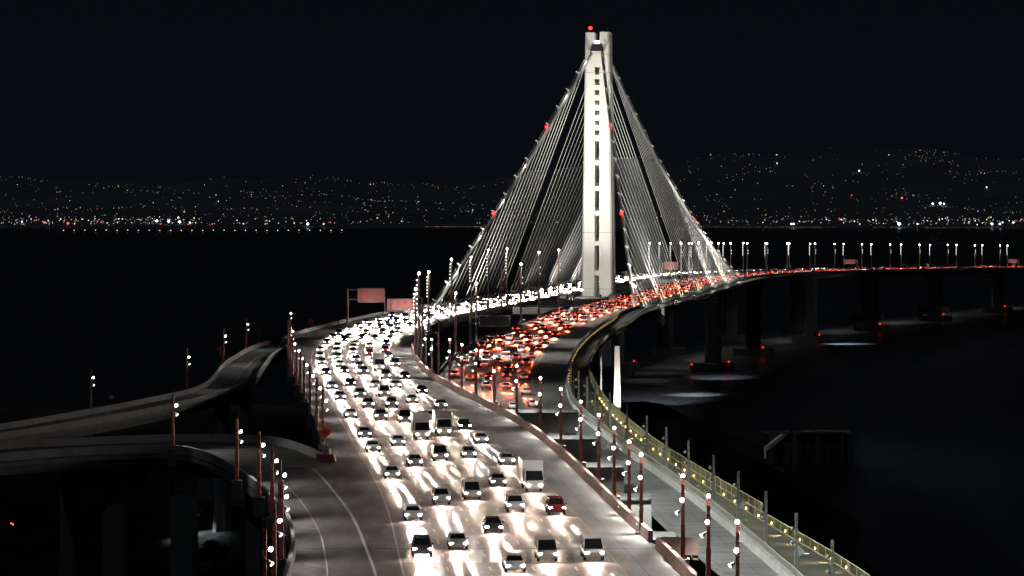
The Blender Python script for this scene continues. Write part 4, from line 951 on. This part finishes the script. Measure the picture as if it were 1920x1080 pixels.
for c in cars:
    y, x, z, rz, sd, li, ko = c
    kd = rc.choices(['sedan', 'suv', 'van', 'truck'], [48, 38, 12, 2])[0]; ci = pick(); ci = ci if kd != 'truck' else ci % 2; cool = rc.random() < .35
    K = KIN[kd]; info = K['info']
    if id(c) in ids:
        sl = (ZW(y+6)-ZW(y-6))/12 if sd == 'w' else (ZE(y+6)-ZE(y-6))/12
        pit = math.atan(-sl if sd == 'w' else sl)
        if y < 640:
            t = thing('car', clabel(sd, li, ko, kd, ci), 'car', (x, y, z), rz, 'cars coming towards the viewer on the left deck' if sd == 'w' else 'cars driving away on the right deck')
            link('body', K['body'][ci], t); link('window_glass', K['window_glass'], t)
            for sx_ in (-1, 1):
                for wy in (-info['wy'], info['wy']): link('wheel', K['wheel'], t, (sx_*.82, wy, .34))
                link('headlight', K['headlight'][1 if cool else 0], t, (sx_*info['head'][0], info['head'][1], info['head'][2]))
                link('taillight', K['taillight'], t, (sx_*info['tail'][0], info['tail'][1], info['tail'][2]))
        else:
            t = link('car', K['one'][ci][1], None, (x, y, z), rz)
            tag(t, clabel(sd, li, ko, kd, ci), 'car', 'cars coming towards the viewer on the left deck' if sd == 'w' else 'cars driving away on the right deck')
        t.rotation_euler = (pit, 0, rz)
        hx_, hy_, hz_ = info['head']; tx_, ty_, tz_ = info['tail']
        if sd == 'w':
            for sx_ in (-1, 1): spot('headlight_beam', spCar[1 if cool else 0], t, (sx_*hx_, hy_+.2, hz_+.05), (0, 1, -.062))
            for sx_ in (-1, 1): spot('headlight_beam', spLong[1 if cool else 0], t, (sx_*hx_, hy_+.2, hz_+.05), (0, 1, -.025))
            if y > 860: spot('headlight_glow', spFarW, t, (0, hy_+.25, hz_+.15), (0, 1, -.21))
            else: spot('headlight_spill', spWide, t, (0, hy_+.25, hz_+.1), (0, 1, -.5))
        else:
            for sx_ in (-1, 1): spot('taillight_beam', spTail, t, (sx_*tx_, ty_-.12, tz_), (0, -1, -.062))
            if y > 820: spot('taillight_glow', spFarA if ko % 3 == 0 else spFarR, t, (0, ty_-.2, tz_), (0, -1, -.14))
            spot('headlight_beam', spFwd, t, (0, hy_+.2, hz_), (0, 1, -.07))
    else:
        mbx = K['one'][ci][0]; cr, sr = math.cos(rz), math.sin(rz); o = len(far.v)
        far.v += [(x+v[0]*cr-v[1]*sr, y+v[0]*sr+v[1]*cr, z+v[2]) for v in mbx.v]; far.f += [tuple(i+o for i in f) for f in mbx.f]
        far.m += [(5+ci % 3) if m_ == 0 else m_ for m_ in mbx.m]; far.sm += mbx.sm
        farn += 1
        if not hasattr(far, 'sp'): far.sp = []
        if rc.random() < (1.1 if sd == 'w' else .8): far.sp.append((x, y, z, rz, sd))
o = far.build('car', ['silver paint', 'glass', 'tyre', 'headlamp', 'tail', 'white paint', 'silver paint', 'dark grey paint'], None, False)
tag(o, 'mass of distant cars with glowing lamps on both decks beyond the bend', 'cars', None, 'stuff')
for x, y, z, rz, sd in far.sp:
    l = spot('headlight_glow' if sd == 'w' else 'taillight_glow', spFarW if sd == 'w' else (spFarA if rc.random() < .35 else spFarR), o, (x+math.sin(-rz)*(2.6 if sd == 'w' else -2.6), y+math.cos(rz)*(2.6 if sd == 'w' else -2.6), z+.8), (math.sin(-rz)*(1 if sd == 'w' else -1), math.cos(rz)*(1 if sd == 'w' else -1), -.21 if sd == 'w' else -.14))
print('cars', len(cars), 'far', farn, 'lights', len([o for o in S.objects if o.type == 'LIGHT']))
